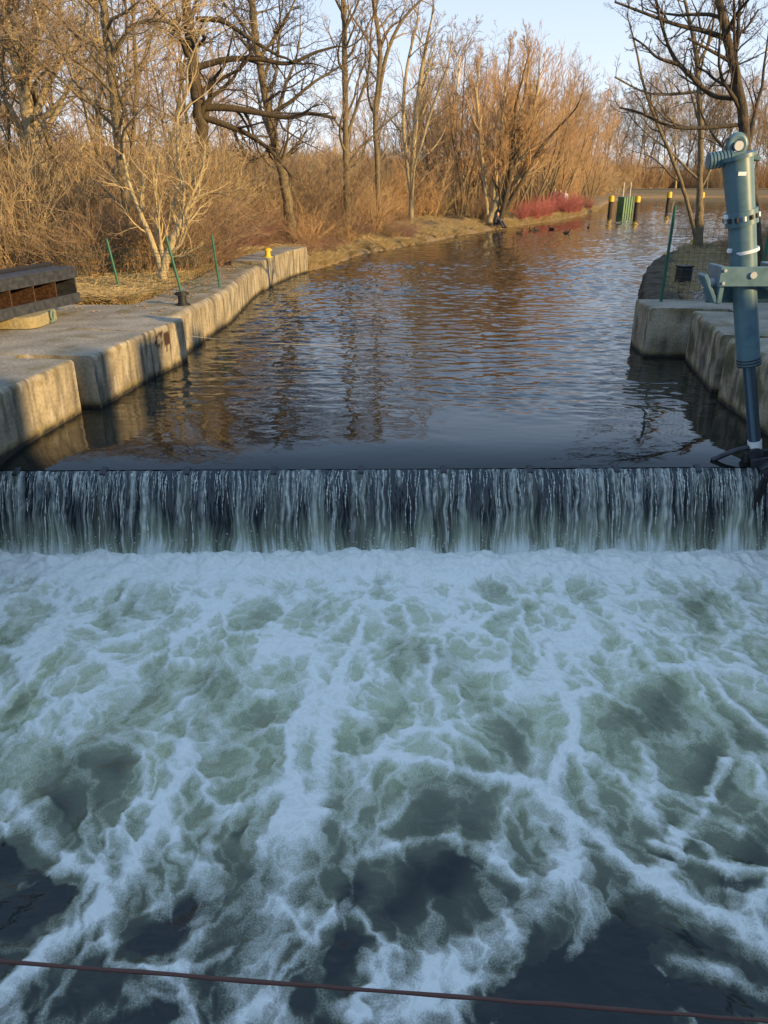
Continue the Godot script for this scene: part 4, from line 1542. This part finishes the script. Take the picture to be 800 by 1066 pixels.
	part(fr, "trunnion_pin", mb.done(), M.galvanised)
	mb = MB.new()
	mb.box(Transform3D(Basis.IDENTITY, bc + Vector3(0.75, -0.02, -0.25)), Vector3(0.95, 0.30, 0.30), 0.01)
	part(fr, "cross_beam", mb.done(), M.paint)
	mb = MB.new()
	var top := bc + Vector3(1.1, -0.17, -0.25)
	mb.box(Transform3D(Basis.IDENTITY, Vector3(top.x, top.y * 0.5, top.z)), Vector3(0.28, top.y, 0.28), 0.01)
	mb.box(Transform3D(Basis.IDENTITY, Vector3(top.x, 0.015, top.z)), Vector3(0.5, 0.03, 0.5), 0.005)
	part(fr, "column", mb.done(), M.paint)

	# end arm of the gate where the rod grips it
	var arm := thing("gate_arm", "black steel lever arm at the end of the weir under the cylinder rod", "lever", Vector3(a.x, -0.9, -9.3))
	var ao := arm.position
	mb = MB.new()
	var path := PackedVector3Array()
	var rad := PackedFloat32Array()
	for k in 9:
		var q := k / 8.0
		path.append(Vector3(lerpf(-0.50, 0.06, q), lerpf(-0.06, 0.14, sin(q * 1.5)), -9.42 + 0.03 * q) - Vector3(ao.x - a.x, ao.y, ao.z))
		rad.append(0.035)
	mb.tube(path, rad, 8, true)
	part(arm, "curved_stay", mb.done(), M.black_steel)
	mb = MB.new()
	for dz in [-0.13, 0.13]:
		mb.box(Transform3D(Basis(Vector3.BACK, 0.15), Vector3(0.12, -0.16 - ao.y + 0.02, -9.4 + dz - ao.z)), Vector3(0.34, 0.34, 0.04), 0.02)
	part(arm, "cheek_plate", mb.done(), M.black_steel)
	mb = MB.new()
	mb.box(Transform3D(Basis(Vector3.BACK, 0.5), Vector3(0.34, -0.38 - ao.y, -9.2 - ao.z)), Vector3(0.30, 0.85, 0.12), 0.02)
	part(arm, "lever", mb.done(), M.black_steel)
	mb = MB.new()
	mb.box(Transform3D(Basis(Vector3.BACK, -0.16), Vector3(-0.06, -0.55 - ao.y, -8.98 - ao.z)), Vector3(0.09, 0.85, 0.05), 0.01)
	part(arm, "seal_plate", mb.done(), M.black)

func build_beam() -> void:
	# a steel stop log laid on a plinth
	var b0 := Vector3(-6.12, 1.02, -15.9)
	var dir := Vector3(-0.57, 0.0, 2.3).normalized()
	var up := Vector3.UP
	var back := up.cross(dir).normalized()
	if back.x > 0.0:
		back = -back
	var len := 5.2
	var hgt := 0.66
	var dep := 0.75
	var t := thing("stop_log", "black steel stop log with rusty compartments lying on the pavement", "steel beam", b0 + dir * len * 0.5)
	var o := t.position
	var basis := Basis(dir, up, dir.cross(up))
	var mid := dir * len * 0.5 + b0 - o + back * dep * 0.5
	var mb := MB.new()
	mb.box(Transform3D(basis, mid + up * (hgt - 0.10) - back * dep * 0.5), Vector3(len, 0.20, 0.03))
	mb.box(Transform3D(basis, mid + up * hgt), Vector3(len, 0.03, dep + 0.04))
	part(t, "top_flange", mb.done(), M.black_steel)
	mb = MB.new()
	mb.box(Transform3D(basis, mid + up * 0.09 - back * dep * 0.5), Vector3(len, 0.18, 0.03))
	mb.box(Transform3D(basis, mid), Vector3(len, 0.03, dep + 0.04))
	part(t, "bottom_flange", mb.done(), M.black_steel)
	mb = MB.new()
	mb.box(Transform3D(basis, mid + up * hgt * 0.5 + back * dep * 0.45), Vector3(len - 0.02, hgt - 0.04, 0.03))
	part(t, "back_plate", mb.done(), M.rust)
	for k in 9:
		mb = MB.new()
		mb.box(Transform3D(basis, mid + up * hgt * 0.5 + dir * (-len * 0.5 + 0.03 + (len - 0.06) * k / 8.0) - back * 0.01), Vector3(0.025, hgt - 0.05, dep - 0.06))
		part(t, "rib", mb.done(), M.rust if k > 0 and k < 8 else M.black_steel)
	mb = MB.new()
	mb.box(Transform3D(basis, mid + up * (hgt + 0.045) + back * 0.2), Vector3(len, 0.06, 0.10))
	part(t, "seal_strip", mb.done(), M.black)
	# plinths
	for k in 2:
		var pl := thing("plinth", ["low concrete plinth with a rounded end under the steel stop log", "low concrete plinth under the hidden end of the stop log"][k], "plinth", b0 + dir * (1.5 if k == 0 else 4.2) + back * 0.3 - Vector3(0, 0.2, 0))
		mb = MB.new()
		var pts := PackedVector3Array()
		for y in [0.0, 0.15, 0.185, 0.2]:
			var inset: float = 0.0 if y < 0.16 else (0.012 if y < 0.19 else 0.04)
			for q in 28:
				var an := q * TAU / 28.0
				var ex := cos(an)
				var ez := sin(an)
				var pp := Vector3(signf(ex) * pow(absf(ex), 0.45) * (0.55 - inset), y, signf(ez) * pow(absf(ez), 0.45) * (0.62 - inset))
				mb.v.append(pp)
		for r in 3:
			for q in 28:
				var a0 := r * 28 + q
				var b2 := r * 28 + (q + 1) % 28
				mb.idx.append_array([a0, b2 + 28, b2, a0, a0 + 28, b2 + 28])
		mb.v.append(Vector3(0, 0.2, 0))
		for q in 28:
			mb.idx.append_array([84 + q, 112, 84 + (q + 1) % 28])
		mb.smooth()
		for q in mb.v.size():
			var bl := stain.get_noise_2d(mb.v[q].x * 4.0, mb.v[q].z * 4.0)
			mb.c.append(Color(0.34, 0.30, 0.20).lerp(Color(0.28, 0.22, 0.08), clampf(0.5 + bl, 0, 1)))
		part(pl, "block", mb.done(), M.concrete)
	var sh := thing("shackle", "small grey green shackle hanging below the stop log", "shackle", Vector3(-6.35, 0.83, -14.6) + Vector3(0.15, 0, 0))
	mb = MB.new()
	var ring := PackedVector3Array()
	var rr := PackedFloat32Array()
	for k in 13:
		var an := k * TAU / 12.0
		ring.append(Vector3(0.02, 0.12 + cos(an) * 0.09, sin(an) * 0.07)); rr.append(0.02)
	mb.tube(ring, rr, 8)
	part(sh, "bow", mb.done(), mat(Color(0.14, 0.2, 0.15), 0.6))
	mb = MB.new()
	mb.rod(Vector3(0.02, 0.02, -0.10), Vector3(0.02, 0.02, 0.10), 0.022)
	part(sh, "pin", mb.done(), mat(Color(0.14, 0.2, 0.15), 0.6))

func fence(called: String, label: String, posts: Array, h: float, lean: Array, wire_h: float) -> void:
	var base: Vector3 = posts[0]
	var t := thing(called, label, "fence", base)
	for i in posts.size():
		var mb := MB.new()
		var p: Vector3 = posts[i] - base
		var ln: Vector3 = lean[i]
		mb.rod(p - Vector3(0, 0.15, 0), p + Vector3(0, h, 0) + ln, 0.03, 12)
		mb.rod(p + Vector3(0, h, 0) + ln, p + Vector3(0, h + 0.02, 0) + ln, 0.034, 12)
		part(t, "post", mb.done(), M.fence_green)
	for i in posts.size() - 1:
		var mb := MB.new()
		var p: Vector3 = posts[i] - base
		var q: Vector3 = posts[i + 1] - base
		var l := (q - p).length()
		var m := int(l / 0.10)
		for k in range(1, m):
			var a := p.lerp(q, k / float(m))
			mb.tube(PackedVector3Array([a + Vector3(0, 0.06, 0), a + Vector3(0, wire_h, 0)]), PackedFloat32Array([0.0032, 0.0032]), 3)
		var rows := int(wire_h / 0.15)
		for k in rows + 1:
			var y := 0.06 + (wire_h - 0.06) * k / rows
			mb.tube(PackedVector3Array([p + Vector3(0, y, 0), (p + q) * 0.5 + Vector3(0, y - 0.015, 0), q + Vector3(0, y, 0)]), PackedFloat32Array([0.004, 0.004, 0.004]), 3)
		part(t, "wire_mesh", mb.done(), M.wire_green).set_meta("kind", "stuff")

func bollard(label: String, at: Vector3, m: Material, s: float) -> void:
	var t := thing("bollard", label, "bollard", at)
	var mb := MB.new()
	mb.tube(PackedVector3Array([Vector3(0, 0, 0), Vector3(0, 0.03, 0) * s]), PackedFloat32Array([0.16 * s, 0.15 * s]), 20, true)
	part(t, "foot", mb.done(), m)
	mb = MB.new()
	mb.tube(PackedVector3Array([Vector3(0, 0.03, 0) * s, Vector3(0, 0.10, 0) * s, Vector3(0, 0.2, 0) * s]), PackedFloat32Array([0.11 * s, 0.085 * s, 0.09 * s]), 20, true)
	part(t, "shaft", mb.done(), m)
	mb = MB.new()
	mb.tube(PackedVector3Array([Vector3(0, 0.2, 0) * s, Vector3(0, 0.215, 0) * s, Vector3(0, 0.25, 0) * s, Vector3(0, 0.27, 0) * s, Vector3(0, 0.28, 0) * s]), PackedFloat32Array([0.10 * s, 0.15 * s, 0.15 * s, 0.11 * s, 0.05 * s]), 20, true)
	part(t, "head", mb.done(), m)

func build_small_things() -> void:
	var pf := []
	for q in [Vector2(-9.3, -21.4), Vector2(-6.16, -18.6), Vector2(-4.50, -17.8), Vector2(-4.08, -19.8)]:
		pf.append(Vector3(q.x, 0.78, q.y))
	fence("wire_fence", "green wire fence with leaning posts in front of the sunlit brush", pf, 1.22, [Vector3(-0.12, 0, 0), Vector3(-0.18, 0, 0), Vector3(-0.25, 0.1, 0.02), Vector3(-0.10, 0, 0)], 1.05)
	fence("wire_fence", "dark green wire fence above the shaded gravel bank", [Vector3(5.72, 0.93, -16.3), Vector3(7.55, 0.95, -16.0), Vector3(9.6, 0.95, -15.7)], 1.85, [Vector3(-0.02, 0, 0.12), Vector3(0, 0, 0), Vector3(0, 0, 0)], 1.45)
	bollard("dark iron mooring bollard on the mossy quay edge", Vector3(-4.28, 0.815, -16.75), M.black, 1.0)
	bollard("yellow mooring bollard on the curved end of the quay wall", Vector3(-3.80, 0.915, -26.4), M.yellow, 1.0)
	bollard("yellow mooring bollard at the shaded bank edge behind the fence", Vector3(11.95, 0.84, -31.3), M.yellow, 1.0)
	# black box on the gravel
	var bx := thing("junction_box", "black plastic box on a stake on the gravel behind the fence", "box", Vector3(7.5, ground_height(7.5, -20.0), -20.0))
	var mb := MB.new()
	mb.box(Transform3D(Basis(Vector3.UP, 0.3), Vector3(0, 0.24, 0)), Vector3(0.32, 0.4, 0.26), 0.02)
	part(bx, "housing", mb.done(), M.black)
	mb = MB.new()
	mb.box(Transform3D(Basis(Vector3.UP, 0.3), Vector3(0, 0.455, 0)), Vector3(0.36, 0.03, 0.30), 0.008)
	part(bx, "lid", mb.done(), M.black)
	# cable low over the canal
	mb = MB.new()
	var pts := PackedVector3Array()
	var rad := PackedFloat32Array()
	var ca := Vector3(-3.92, 0.36, -15.7)
	var cb := Vector3(5.26, 0.52, -16.2)
	for k in 41:
		var q := k / 40.0
		pts.append(ca.lerp(cb, q) + Vector3(0, -0.34 * 4.0 * q * (1.0 - q) * (1.0 - 0.25 * q), 0))
		rad.append(0.007)
	mb.tube(pts, rad, 6)
	tag(part(self, "mooring_line", mb.done(), M.rope), "thin grey line slung low across the canal above the weir", "rope")
	# footbridge under the camera, and the rusty wire strung along it
	var br := thing("footbridge", "steel footbridge over the stream below the weir", "bridge", Vector3(0, 0.82, 0.6))
	mb = MB.new()
	mb.box(Transform3D(Basis.IDENTITY, Vector3(0, 0.84, 0)), Vector3(14.4, 0.06, 1.9))
	part(br, "deck", mb.done(), M.timber)
	for dz in [-0.8, 0.8]:
		mb = MB.new()
		mb.box(Transform3D(Basis.IDENTITY, Vector3(0, 0.655, dz)), Vector3(14.4, 0.30, 0.14))
		part(br, "girder", mb.done(), M.black_steel)
	for sx in [-1.0, 1.0]:
		mb = MB.new()
		mb.box(Transform3D(Basis.IDENTITY, Vector3(6.8 * sx, 0.26, 0)), Vector3(0.5, 0.5, 1.9))
		part(br, "bearing_block", mb.done(), M.concrete_plain)
		mb = MB.new()
		mb.box(Transform3D(Basis.IDENTITY, Vector3(3.4 * sx, 1.0, -0.95)), Vector3(0.05, 1.0, 0.05))
		mb.box(Transform3D(Basis.IDENTITY, Vector3(3.4 * sx, 1.25, -1.2)), Vector3(0.04, 0.04, 0.5))
		part(br, "post", mb.done(), M.black_steel)
	mb = MB.new()
	pts = PackedVector3Array()
	rad = PackedFloat32Array()
	rng.seed = 5
	var wz := -0.85
	var wa := on_z(0, 1001, wz)
	var wb := on_z(800, 1063, wz)
	var slope := (wb - wa) / (wb.x - wa.x)
	for k in 121:
		var x := lerpf(-3.4, 3.4, k / 120.0)
		var p := wa + slope * (x - wa.x)
		p.y -= 0.018 * (1.0 - pow(x / 3.4, 2.0)) - 0.018
		pts.append(p + Vector3(0, rng.randfn() * 0.0006, rng.randfn() * 0.0006))
		rad.append(0.0034 * (1.0 + 0.12 * rng.randfn()))
	mb.tube(pts, rad, 8)
	tag(part(self, "railing_wire", mb.done(), M.rust_wire), "rusty wire strung along the footbridge over the foaming water", "wire")

func build_far_things() -> void:
	# fender piles with yellow caps
	var lbl := ["dark fender pile with a yellow cap next to the red bushes", "dark fender pile with a yellow cap against the green dolphin", "dark fender pile with a yellow cap standing alone in open water", "dark fender pile with a yellow cap seen behind the forked thin tree"]
	var spots := [[635, 222, 0.85], [662, 223, 0.85], [695, 218, 0.95], [729, 217, 0.9]]
	for i in 4:
		var p := on_y(spots[i][0], spots[i][1], 0.0)
		var s: float = spots[i][2]
		var t := thing("fender_pile", lbl[i], "pile", Vector3(p.x, -1.5, p.z), "fender piles with yellow caps")
		var mb := MB.new()
		mb.tube(PackedVector3Array([Vector3.ZERO, Vector3(0, 1.5 + 1.35 * s, 0)]), PackedFloat32Array([0.22, 0.21]), 16, true)
		part(t, "shaft", mb.done(), M.timber)
		mb = MB.new()
		mb.tube(PackedVector3Array([Vector3(0, 1.5 + 1.30 * s, 0), Vector3(0, 1.5 + 1.85 * s, 0), Vector3(0, 1.5 + 1.95 * s, 0)]), PackedFloat32Array([0.29, 0.29, 0.20]), 16, true)
		part(t, "cap", mb.done(), M.yellow)
	var gp := on_y(652, 222, 0.0)
	var gd := thing("mooring_dolphin", "green steel mooring dolphin with vertical ribs by the fender piles", "dolphin", Vector3(gp.x, -1.5, gp.z - 0.6))
	var mb := MB.new()
	mb.box(Transform3D(Basis(Vector3.UP, 0.35), Vector3(0, 1.5 + 0.7, 0)), Vector3(1.3, 1.7, 1.0), 0.05)
	part(gd, "housing", mb.done(), M.green_paint)
	for k in 5:
		mb = MB.new()
		var off := Basis(Vector3.UP, 0.35) * Vector3(-0.56 + 0.28 * k, 0, 0.53)
		mb.box(Transform3D(Basis(Vector3.UP, 0.35), Vector3(0, 2.2, 0) + off), Vector3(0.09, 1.72, 0.08), 0.01)
		part(gd, "rib", mb.done(), M.green_paint)
	for k in 2:
		mb = MB.new()
		mb.rod(Vector3(-0.35 + 0.7 * k, 3.0, 0), Vector3(-0.35 + 0.7 * k, 4.4, 0), 0.045, 8)
		part(gd, "mast", mb.done(), M.galvanised)
	mb = MB.new()
	mb.rod(Vector3(-0.4, 0.0, 0.1), Vector3(-0.4, 1.4, 0.1), 0.2, 10)
	mb.rod(Vector3(0.4, 0.0, 0.1), Vector3(0.4, 1.4, 0.1), 0.2, 10)
	part(gd, "pile_legs", mb.done(), M.timber)
	# low dark embankment across the far water
	var fw := thing("embankment_wall", "low dark stone embankment across the far end of the water", "wall", Vector3(90, -1.0, -158.5))
	mb = MB.new()
	mb.box(Transform3D(Basis(Vector3.UP, 0.04), Vector3(0, 1.0, 0)), Vector3(95, 2.6, 1.0), 0.05)
	part(fw, "masonry", mb.done(), M.bank_stone)
	mb = MB.new()
	mb.box(Transform3D(Basis(Vector3.UP, 0.04), Vector3(0, 2.38, 0)), Vector3(95, 0.16, 1.2), 0.03)
	part(fw, "coping", mb.done(), M.bank_stone)
	# ducks
	var dk: Node3D = null
	for q in [[541, 243], [553, 240], [559, 240], [574, 239], [613, 237], [590, 243]]:
		var p := on_y(q[0], q[1], 0.0)
		if dk == null:
			dk = thing("duck", "small dark duck swimming near the bend of the bank", "duck", p, "ducks swimming on the canal")
			mb = MB.new()
			var pts := PackedVector3Array()
			var rad := PackedFloat32Array()
			for k in 11:
				var u := k / 10.0
				pts.append(Vector3(lerpf(-0.24, 0.19, u), 0.05 + 0.07 * pow(absf(u - 0.45) * 1.6, 2.0), 0))
				rad.append(0.005 + 0.095 * pow(sin(PI * clampf(u, 0.02, 0.98)), 0.7))
			mb.tube(pts, rad, 12)
			mb.tube(PackedVector3Array([Vector3(0.13, 0.08, 0), Vector3(0.17, 0.17, 0), Vector3(0.19, 0.23, 0), Vector3(0.23, 0.265, 0), Vector3(0.27, 0.25, 0)]), PackedFloat32Array([0.05, 0.035, 0.036, 0.045, 0.012]), 10, true)
			part(dk, "body", mb.done(), M.timber)
			mb = MB.new()
			mb.tube(PackedVector3Array([Vector3(0.26, 0.25, 0), Vector3(0.33, 0.235, 0)]), PackedFloat32Array([0.017, 0.012]), 8, true)
			part(dk, "bill", mb.done(), M.yellow)
		else:
			copy(dk, p, rng.randf() * TAU, Vector3.ONE)

# ---------------------------------------------------------------- people, far off on the bank
func field_mesh(bones: Array, cell: float, k: float, lo: Vector3, hi: Vector3) -> ArrayMesh:
	var nx := int((hi.x - lo.x) / cell) + 2
	var ny := int((hi.y - lo.y) / cell) + 2
	var nz := int((hi.z - lo.z) / cell) + 2
	var val := PackedFloat32Array()
	val.resize(nx * ny * nz)
	for iz in nz:
		for iy in ny:
			for ix in nx:
				var p := lo + Vector3(ix, iy, iz) * cell
				var sum := 0.0
				for b in bones:
					var a: Vector3 = b[0]
					var ab: Vector3 = b[1] - a
					var t := clampf((p - a).dot(ab) / maxf(ab.length_squared(), 1e-6), 0.0, 1.0)
					var d: float = (p - a - ab * t).length() - lerpf(b[2], b[3], t)
					if d < 0.16:
						sum += exp(-d / k)
				val[(iz * ny + iy) * nx + ix] = -k * log(maxf(sum, 1e-9))
	var mb := MB.new()
	var where := {}
	for iz in nz - 1:
		for iy in ny - 1:
			for ix in nx - 1:
				var c := Vector3.ZERO
				var cnt := 0
				var first := val[(iz * ny + iy) * nx + ix]
				var mixed := false
				for q in 8:
					if (val[((iz + (q >> 2)) * ny + iy + ((q >> 1) & 1)) * nx + ix + (q & 1)] < 0.0) != (first < 0.0):
						mixed = true
						break
				if not mixed:
					continue
				for e in 12:
					var ax := e >> 2
					var o := e & 3
					var s := [0, 0, 0]
					s[(ax + 1) % 3] = o & 1
					s[(ax + 2) % 3] = o >> 1
					var f := s.duplicate()
					f[ax] = 1
					var va := val[((iz + s[2]) * ny + iy + s[1]) * nx + ix + s[0]]
					var vb := val[((iz + f[2]) * ny + iy + f[1]) * nx + ix + f[0]]
					if (va < 0.0) != (vb < 0.0):
						var t := va / (va - vb)
						c += Vector3(s[0], s[1], s[2]).lerp(Vector3(f[0], f[1], f[2]), t)
						cnt += 1
				where[(iz * ny + iy) * nx + ix] = mb.v.size()
				mb.v.append(lo + (Vector3(ix, iy, iz) + c / cnt) * cell)
	var step := [1, nx, nx * ny]
	for iz in range(1, nz - 1):
		for iy in range(1, ny - 1):
			for ix in range(1, nx - 1):
				var k0 := (iz * ny + iy) * nx + ix
				for ax in 3:
					var k1: int = k0 + step[ax]
					if (val[k0] < 0.0) == (val[k1] < 0.0):
						continue
					var u: int = step[(ax + 1) % 3]
					var w: int = step[(ax + 2) % 3]
					var q := [where.get(k0 - u - w, -1), where.get(k0 - w, -1), where.get(k0, -1), where.get(k0 - u, -1)]
					if q.has(-1):
						continue
					if val[k0] < 0.0:
						mb.idx.append_array([q[0], q[2], q[1], q[0], q[3], q[2]])
					else:
						mb.idx.append_array([q[0], q[1], q[2], q[0], q[2], q[3]])
	mb.smooth()
	return mb.done()

func bounds(bones: Array) -> Array:
	var lo := Vector3.ONE * 9.0
	var hi := -lo
	for b in bones:
		var r := Vector3.ONE * (maxf(b[2], b[3]) + 0.07)
		lo = lo.min(b[0] - r).min(b[1] - r)
		hi = hi.max(b[0] + r).max(b[1] + r)
	return [lo, hi]

func person(label: String, at: Vector3, turn: float, sitting: bool, jacket: Color, trousers: Color, hair: Color) -> void:
	var t := thing("person", label, "person", at)
	t.rotation.y = turn
	var V := func(x: float, y: float, z: float) -> Vector3: return Vector3(x, y, z)
	var hip := 0.92
	var J := {}
	if sitting:
		hip = 0.12
		J = {"lk": V.call(-0.13, 0.48, 0.40), "rk": V.call(0.13, 0.46, 0.42), "lf": V.call(-0.14, 0.05, 0.66), "rf": V.call(0.14, 0.05, 0.70), "le": V.call(-0.28, 0.36, 0.12), "re": V.call(0.28, 0.36, 0.12), "lh": V.call(-0.10, 0.47, 0.36), "rh": V.call(0.08, 0.47, 0.38)}
	else:
		J = {"lk": V.call(-0.11, 0.49, 0.06), "rk": V.call(0.11, 0.49, -0.02), "lf": V.call(-0.12, 0.07, 0.10), "rf": V.call(0.12, 0.07, -0.10), "le": V.call(-0.26, 1.13, -0.04), "re": V.call(0.26, 1.13, 0.0), "lh": V.call(-0.25, 0.86, 0.08), "rh": V.call(0.25, 0.86, 0.12)}
	var sh := hip + 0.50
	var lean := 0.12 if sitting else 0.0
	var neck: Vector3 = V.call(0, sh + 0.07, lean)
	var head: Vector3 = V.call(0, sh + 0.22, lean + 0.03)
	var body := [[neck, head, 0.055, 0.06], [head + Vector3(0, -0.04, 0.02), head + Vector3(0, 0.06, 0.0), 0.075, 0.095], [head + Vector3(0, -0.01, 0.10), head + Vector3(0, 0.01, 0.085), 0.014, 0.008],
		[head + Vector3(-0.09, 0, 0), head + Vector3(-0.095, 0.02, 0), 0.02, 0.02], [head + Vector3(0.09, 0, 0), head + Vector3(0.095, 0.02, 0), 0.02, 0.02],
		[V.call(0, hip, 0), V.call(0, sh, lean), 0.12, 0.13], [V.call(-0.17, sh, lean), V.call(0.17, sh, lean), 0.06, 0.06]]
	for s in ["l", "r"]:
		var sx := -1.0 if s == "l" else 1.0
		body.append([V.call(0.17 * sx, sh, lean), J[s + "e"], 0.05, 0.04])
		body.append([J[s + "e"], J[s + "h"], 0.04, 0.028])
		var hd: Vector3 = (J[s + "h"] - J[s + "e"]).normalized()
		body.append([J[s + "h"], J[s + "h"] + hd * 0.07, 0.03, 0.034])
		for q in 4:
			var fo := Vector3((q - 1.5) * 0.018, 0, 0)
			body.append([J[s + "h"] + hd * 0.08 + fo, J[s + "h"] + hd * (0.14 + 0.01 * (q % 2)) + fo + Vector3(0, 0, 0.01), 0.010, 0.008])
		body.append([J[s + "h"] + hd * 0.04, J[s + "h"] + hd * 0.09 + Vector3(-0.035 * sx, 0, 0.02), 0.012, 0.009])
		body.append([V.call(0.10 * sx, hip, 0), J[s + "k"], 0.085, 0.06])
		body.append([J[s + "k"], J[s + "f"], 0.058, 0.04])
	var bb := bounds(body)
	part(t, "body", field_mesh(body, 0.028, 0.012, bb[0], bb[1]), mat(Color(0.42, 0.26, 0.18), 0.6))
	var coat := [[V.call(0, hip - 0.04, 0), V.call(0, sh - 0.06, lean), 0.175, 0.175], [V.call(-0.16, sh - 0.01, lean), V.call(0.16, sh - 0.01, lean), 0.085, 0.085], [V.call(0, sh, lean), neck + Vector3(0, 0.02, 0), 0.09, 0.085]]
	var legs := []
	var shoes := []
	for s in ["l", "r"]:
		var sx := -1.0 if s == "l" else 1.0
		coat.append([V.call(0.18 * sx, sh - 0.01, lean), J[s + "e"], 0.075, 0.065])
		coat.append([J[s + "e"], J[s + "h"], 0.065, 0.052])
		legs.append([V.call(0.09 * sx, hip - 0.02, 0), J[s + "k"], 0.115, 0.08])
		legs.append([J[s + "k"], J[s + "f"] + Vector3(0, 0.04, 0), 0.08, 0.06])
		shoes.append([J[s + "f"] + Vector3(0, -0.02, -0.05), J[s + "f"] + Vector3(0, -0.025, 0.14), 0.05, 0.042])
	for q in [["jacket", coat, jacket], ["trousers", legs, trousers], ["shoes", shoes, Color(0.02, 0.02, 0.02)], ["hair", [[head + Vector3(0, 0.06, -0.02), head + Vector3(0, 0.02, -0.05), 0.10, 0.085]], hair]]:
		bb = bounds(q[1])
		part(t, q[0], field_mesh(q[1], 0.028, 0.02, bb[0], bb[1]), mat(q[2], 0.85))

func build_people() -> void:
	var p := Vector3(7.75, 0, -57.0)
	p.y = ground_height(p.x, p.z)
	person("person in dark clothing sitting on the bank beside the leaning trunks", p, 0.9, true, Color(0.02, 0.022, 0.03), Color(0.03, 0.035, 0.06), Color(0.03, 0.02, 0.012))
	var who := [[583, 79.4, Color(0.015, 0.015, 0.018), Color(0.02, 0.02, 0.03), "person in a black coat standing behind the red bushes", 0.3], [588.5, 80.2, Color(0.62, 0.60, 0.58), Color(0.10, 0.12, 0.2), "person in a pale jacket standing behind the red bushes", -0.6], [577, 79.6, Color(0.12, 0.03, 0.05), Color(0.5, 0.48, 0.46), "person in a maroon top standing behind the red bushes", 0.8]]
	for w in who:
		var q := on_z(w[0], 205, -w[1])
		q.y = ground_height(q.x, q.z)
		person(w[4], q, w[5], false, w[2], w[3], Color(0.04, 0.025, 0.015))

# ---------------------------------------------------------------- the house whose shadow lies over the weir
func build_house() -> void:
	var sd := Vector3(0.82, 0, 0.57)
	var pd := Vector3(0.57, 0, -0.82)
	var basis := Basis(pd, Vector3.UP, pd.cross(Vector3.UP))
	for spec in [[-26.0, 5.3, 12.3, "tall brick mill house standing behind the footbridge on the shaded side"], [5.4, 14.0, 10.6, "low brick wing with chimneys between the two taller mill blocks"], [14.1, 34.0, 12.0, "long brick mill block beside the shaded quay"]]:
		var mid: Vector3 = pd * ((spec[0] + spec[1]) * 0.5) + sd * 29.0
		var t := thing("brick_house", spec[3], "house", Vector3(mid.x, 0.5, mid.z))
		var len: float = spec[1] - spec[0]
		var eave: float = spec[2] - 2.6
		var mb := MB.new()
		mb.box(Transform3D(basis, Vector3(0, eave * 0.5, 0)), Vector3(len, eave, 9.4), 0.02)
		part(t, "wall", mb.done(), M.brick)
		mb = MB.new()
		var h: float = spec[2] - 0.5
		for s in [-1.0, 1.0]:
			var a := basis * Vector3(-len * 0.5 - 0.2, eave - 0.1, 5.0 * s)
			var b := basis * Vector3(len * 0.5 + 0.2, eave - 0.1, 5.0 * s)
			var c := basis * Vector3(len * 0.5 + 0.2, h, 0)
			var d := basis * Vector3(-len * 0.5 - 0.2, h, 0)
			mb.quad(a, b, c, d)
		for s in [-1.0, 1.0]:
			var a := basis * Vector3(len * 0.5 * s, eave - 0.1, -4.7)
			var b := basis * Vector3(len * 0.5 * s, eave - 0.1, 4.7)
			var c := basis * Vector3(len * 0.5 * s, h - 0.1, 0)
			mb.quad(a, b, c, c)
		part(t, "roof", mb.done(), M.roof)
		var n := int(len / 3.0)
		for k in n:
			for fl in [1.6, 4.6]:
				if fl > eave - 1.4:
					continue
				for sz in [-4.72, 4.72]:
					mb = MB.new()
					mb.box(Transform3D(basis, basis * Vector3(-len * 0.5 + (k + 0.5) * len / n, fl, sz)), Vector3(1.1, 1.5, 0.08), 0.01)
					part(t, "window", mb.done(), M.window)
		for k in int(spec[2] < 11.0) * 4:
			mb = MB.new()
			mb.box(Transform3D(basis, basis * Vector3((-len * 0.5 + [1.75, 3.4, 5.9, 7.6][k]), h + 0.3, 0)), Vector3([0.7, 0.9, 0.7, 0.8, 0.9][k], 2.0, 0.8), 0.02)
			part(t, "chimney", mb.done(), M.brick)

func _ready() -> void:
	setup()
	materials()
	M.bark_white = mat(Color(0.55, 0.50, 0.42), 0.8)
	M.earth_wall = M.concrete.duplicate()
	M.earth_wall.albedo_color = Color(0.22, 0.17, 0.11).linear_to_srgb()
	M.bank_stone = mat(Color(0.10, 0.095, 0.085), 0.9)
	M.rust_wire = mat(Color(0.10, 0.045, 0.035), 0.7, 0.2)
	M.concrete_plain = mat(Color(0.3, 0.29, 0.26), 0.9)
	M.brick = mat(Color(0.24, 0.11, 0.07), 0.9)
	M.roof = mat(Color(0.16, 0.07, 0.045), 0.85)
	M.window = mat(Color(0.05, 0.06, 0.07), 0.1)
	var t0 := Time.get_ticks_msec()
	build_ground()
	build_upper_water()
	build_weir()
	build_spray()
	print("weir ", Time.get_ticks_msec() - t0)
	build_lower_water()
	print("foam ", Time.get_ticks_msec() - t0)
	build_quays()
	build_house()
	print("quays ", Time.get_ticks_msec() - t0)
	build_trees()
	print("trees ", Time.get_ticks_msec() - t0)
	build_undergrowth()
	build_grass()
	build_cylinder()
	build_beam()
	build_small_things()
	build_far_things()
	build_people()
	print("all ", Time.get_ticks_msec() - t0)
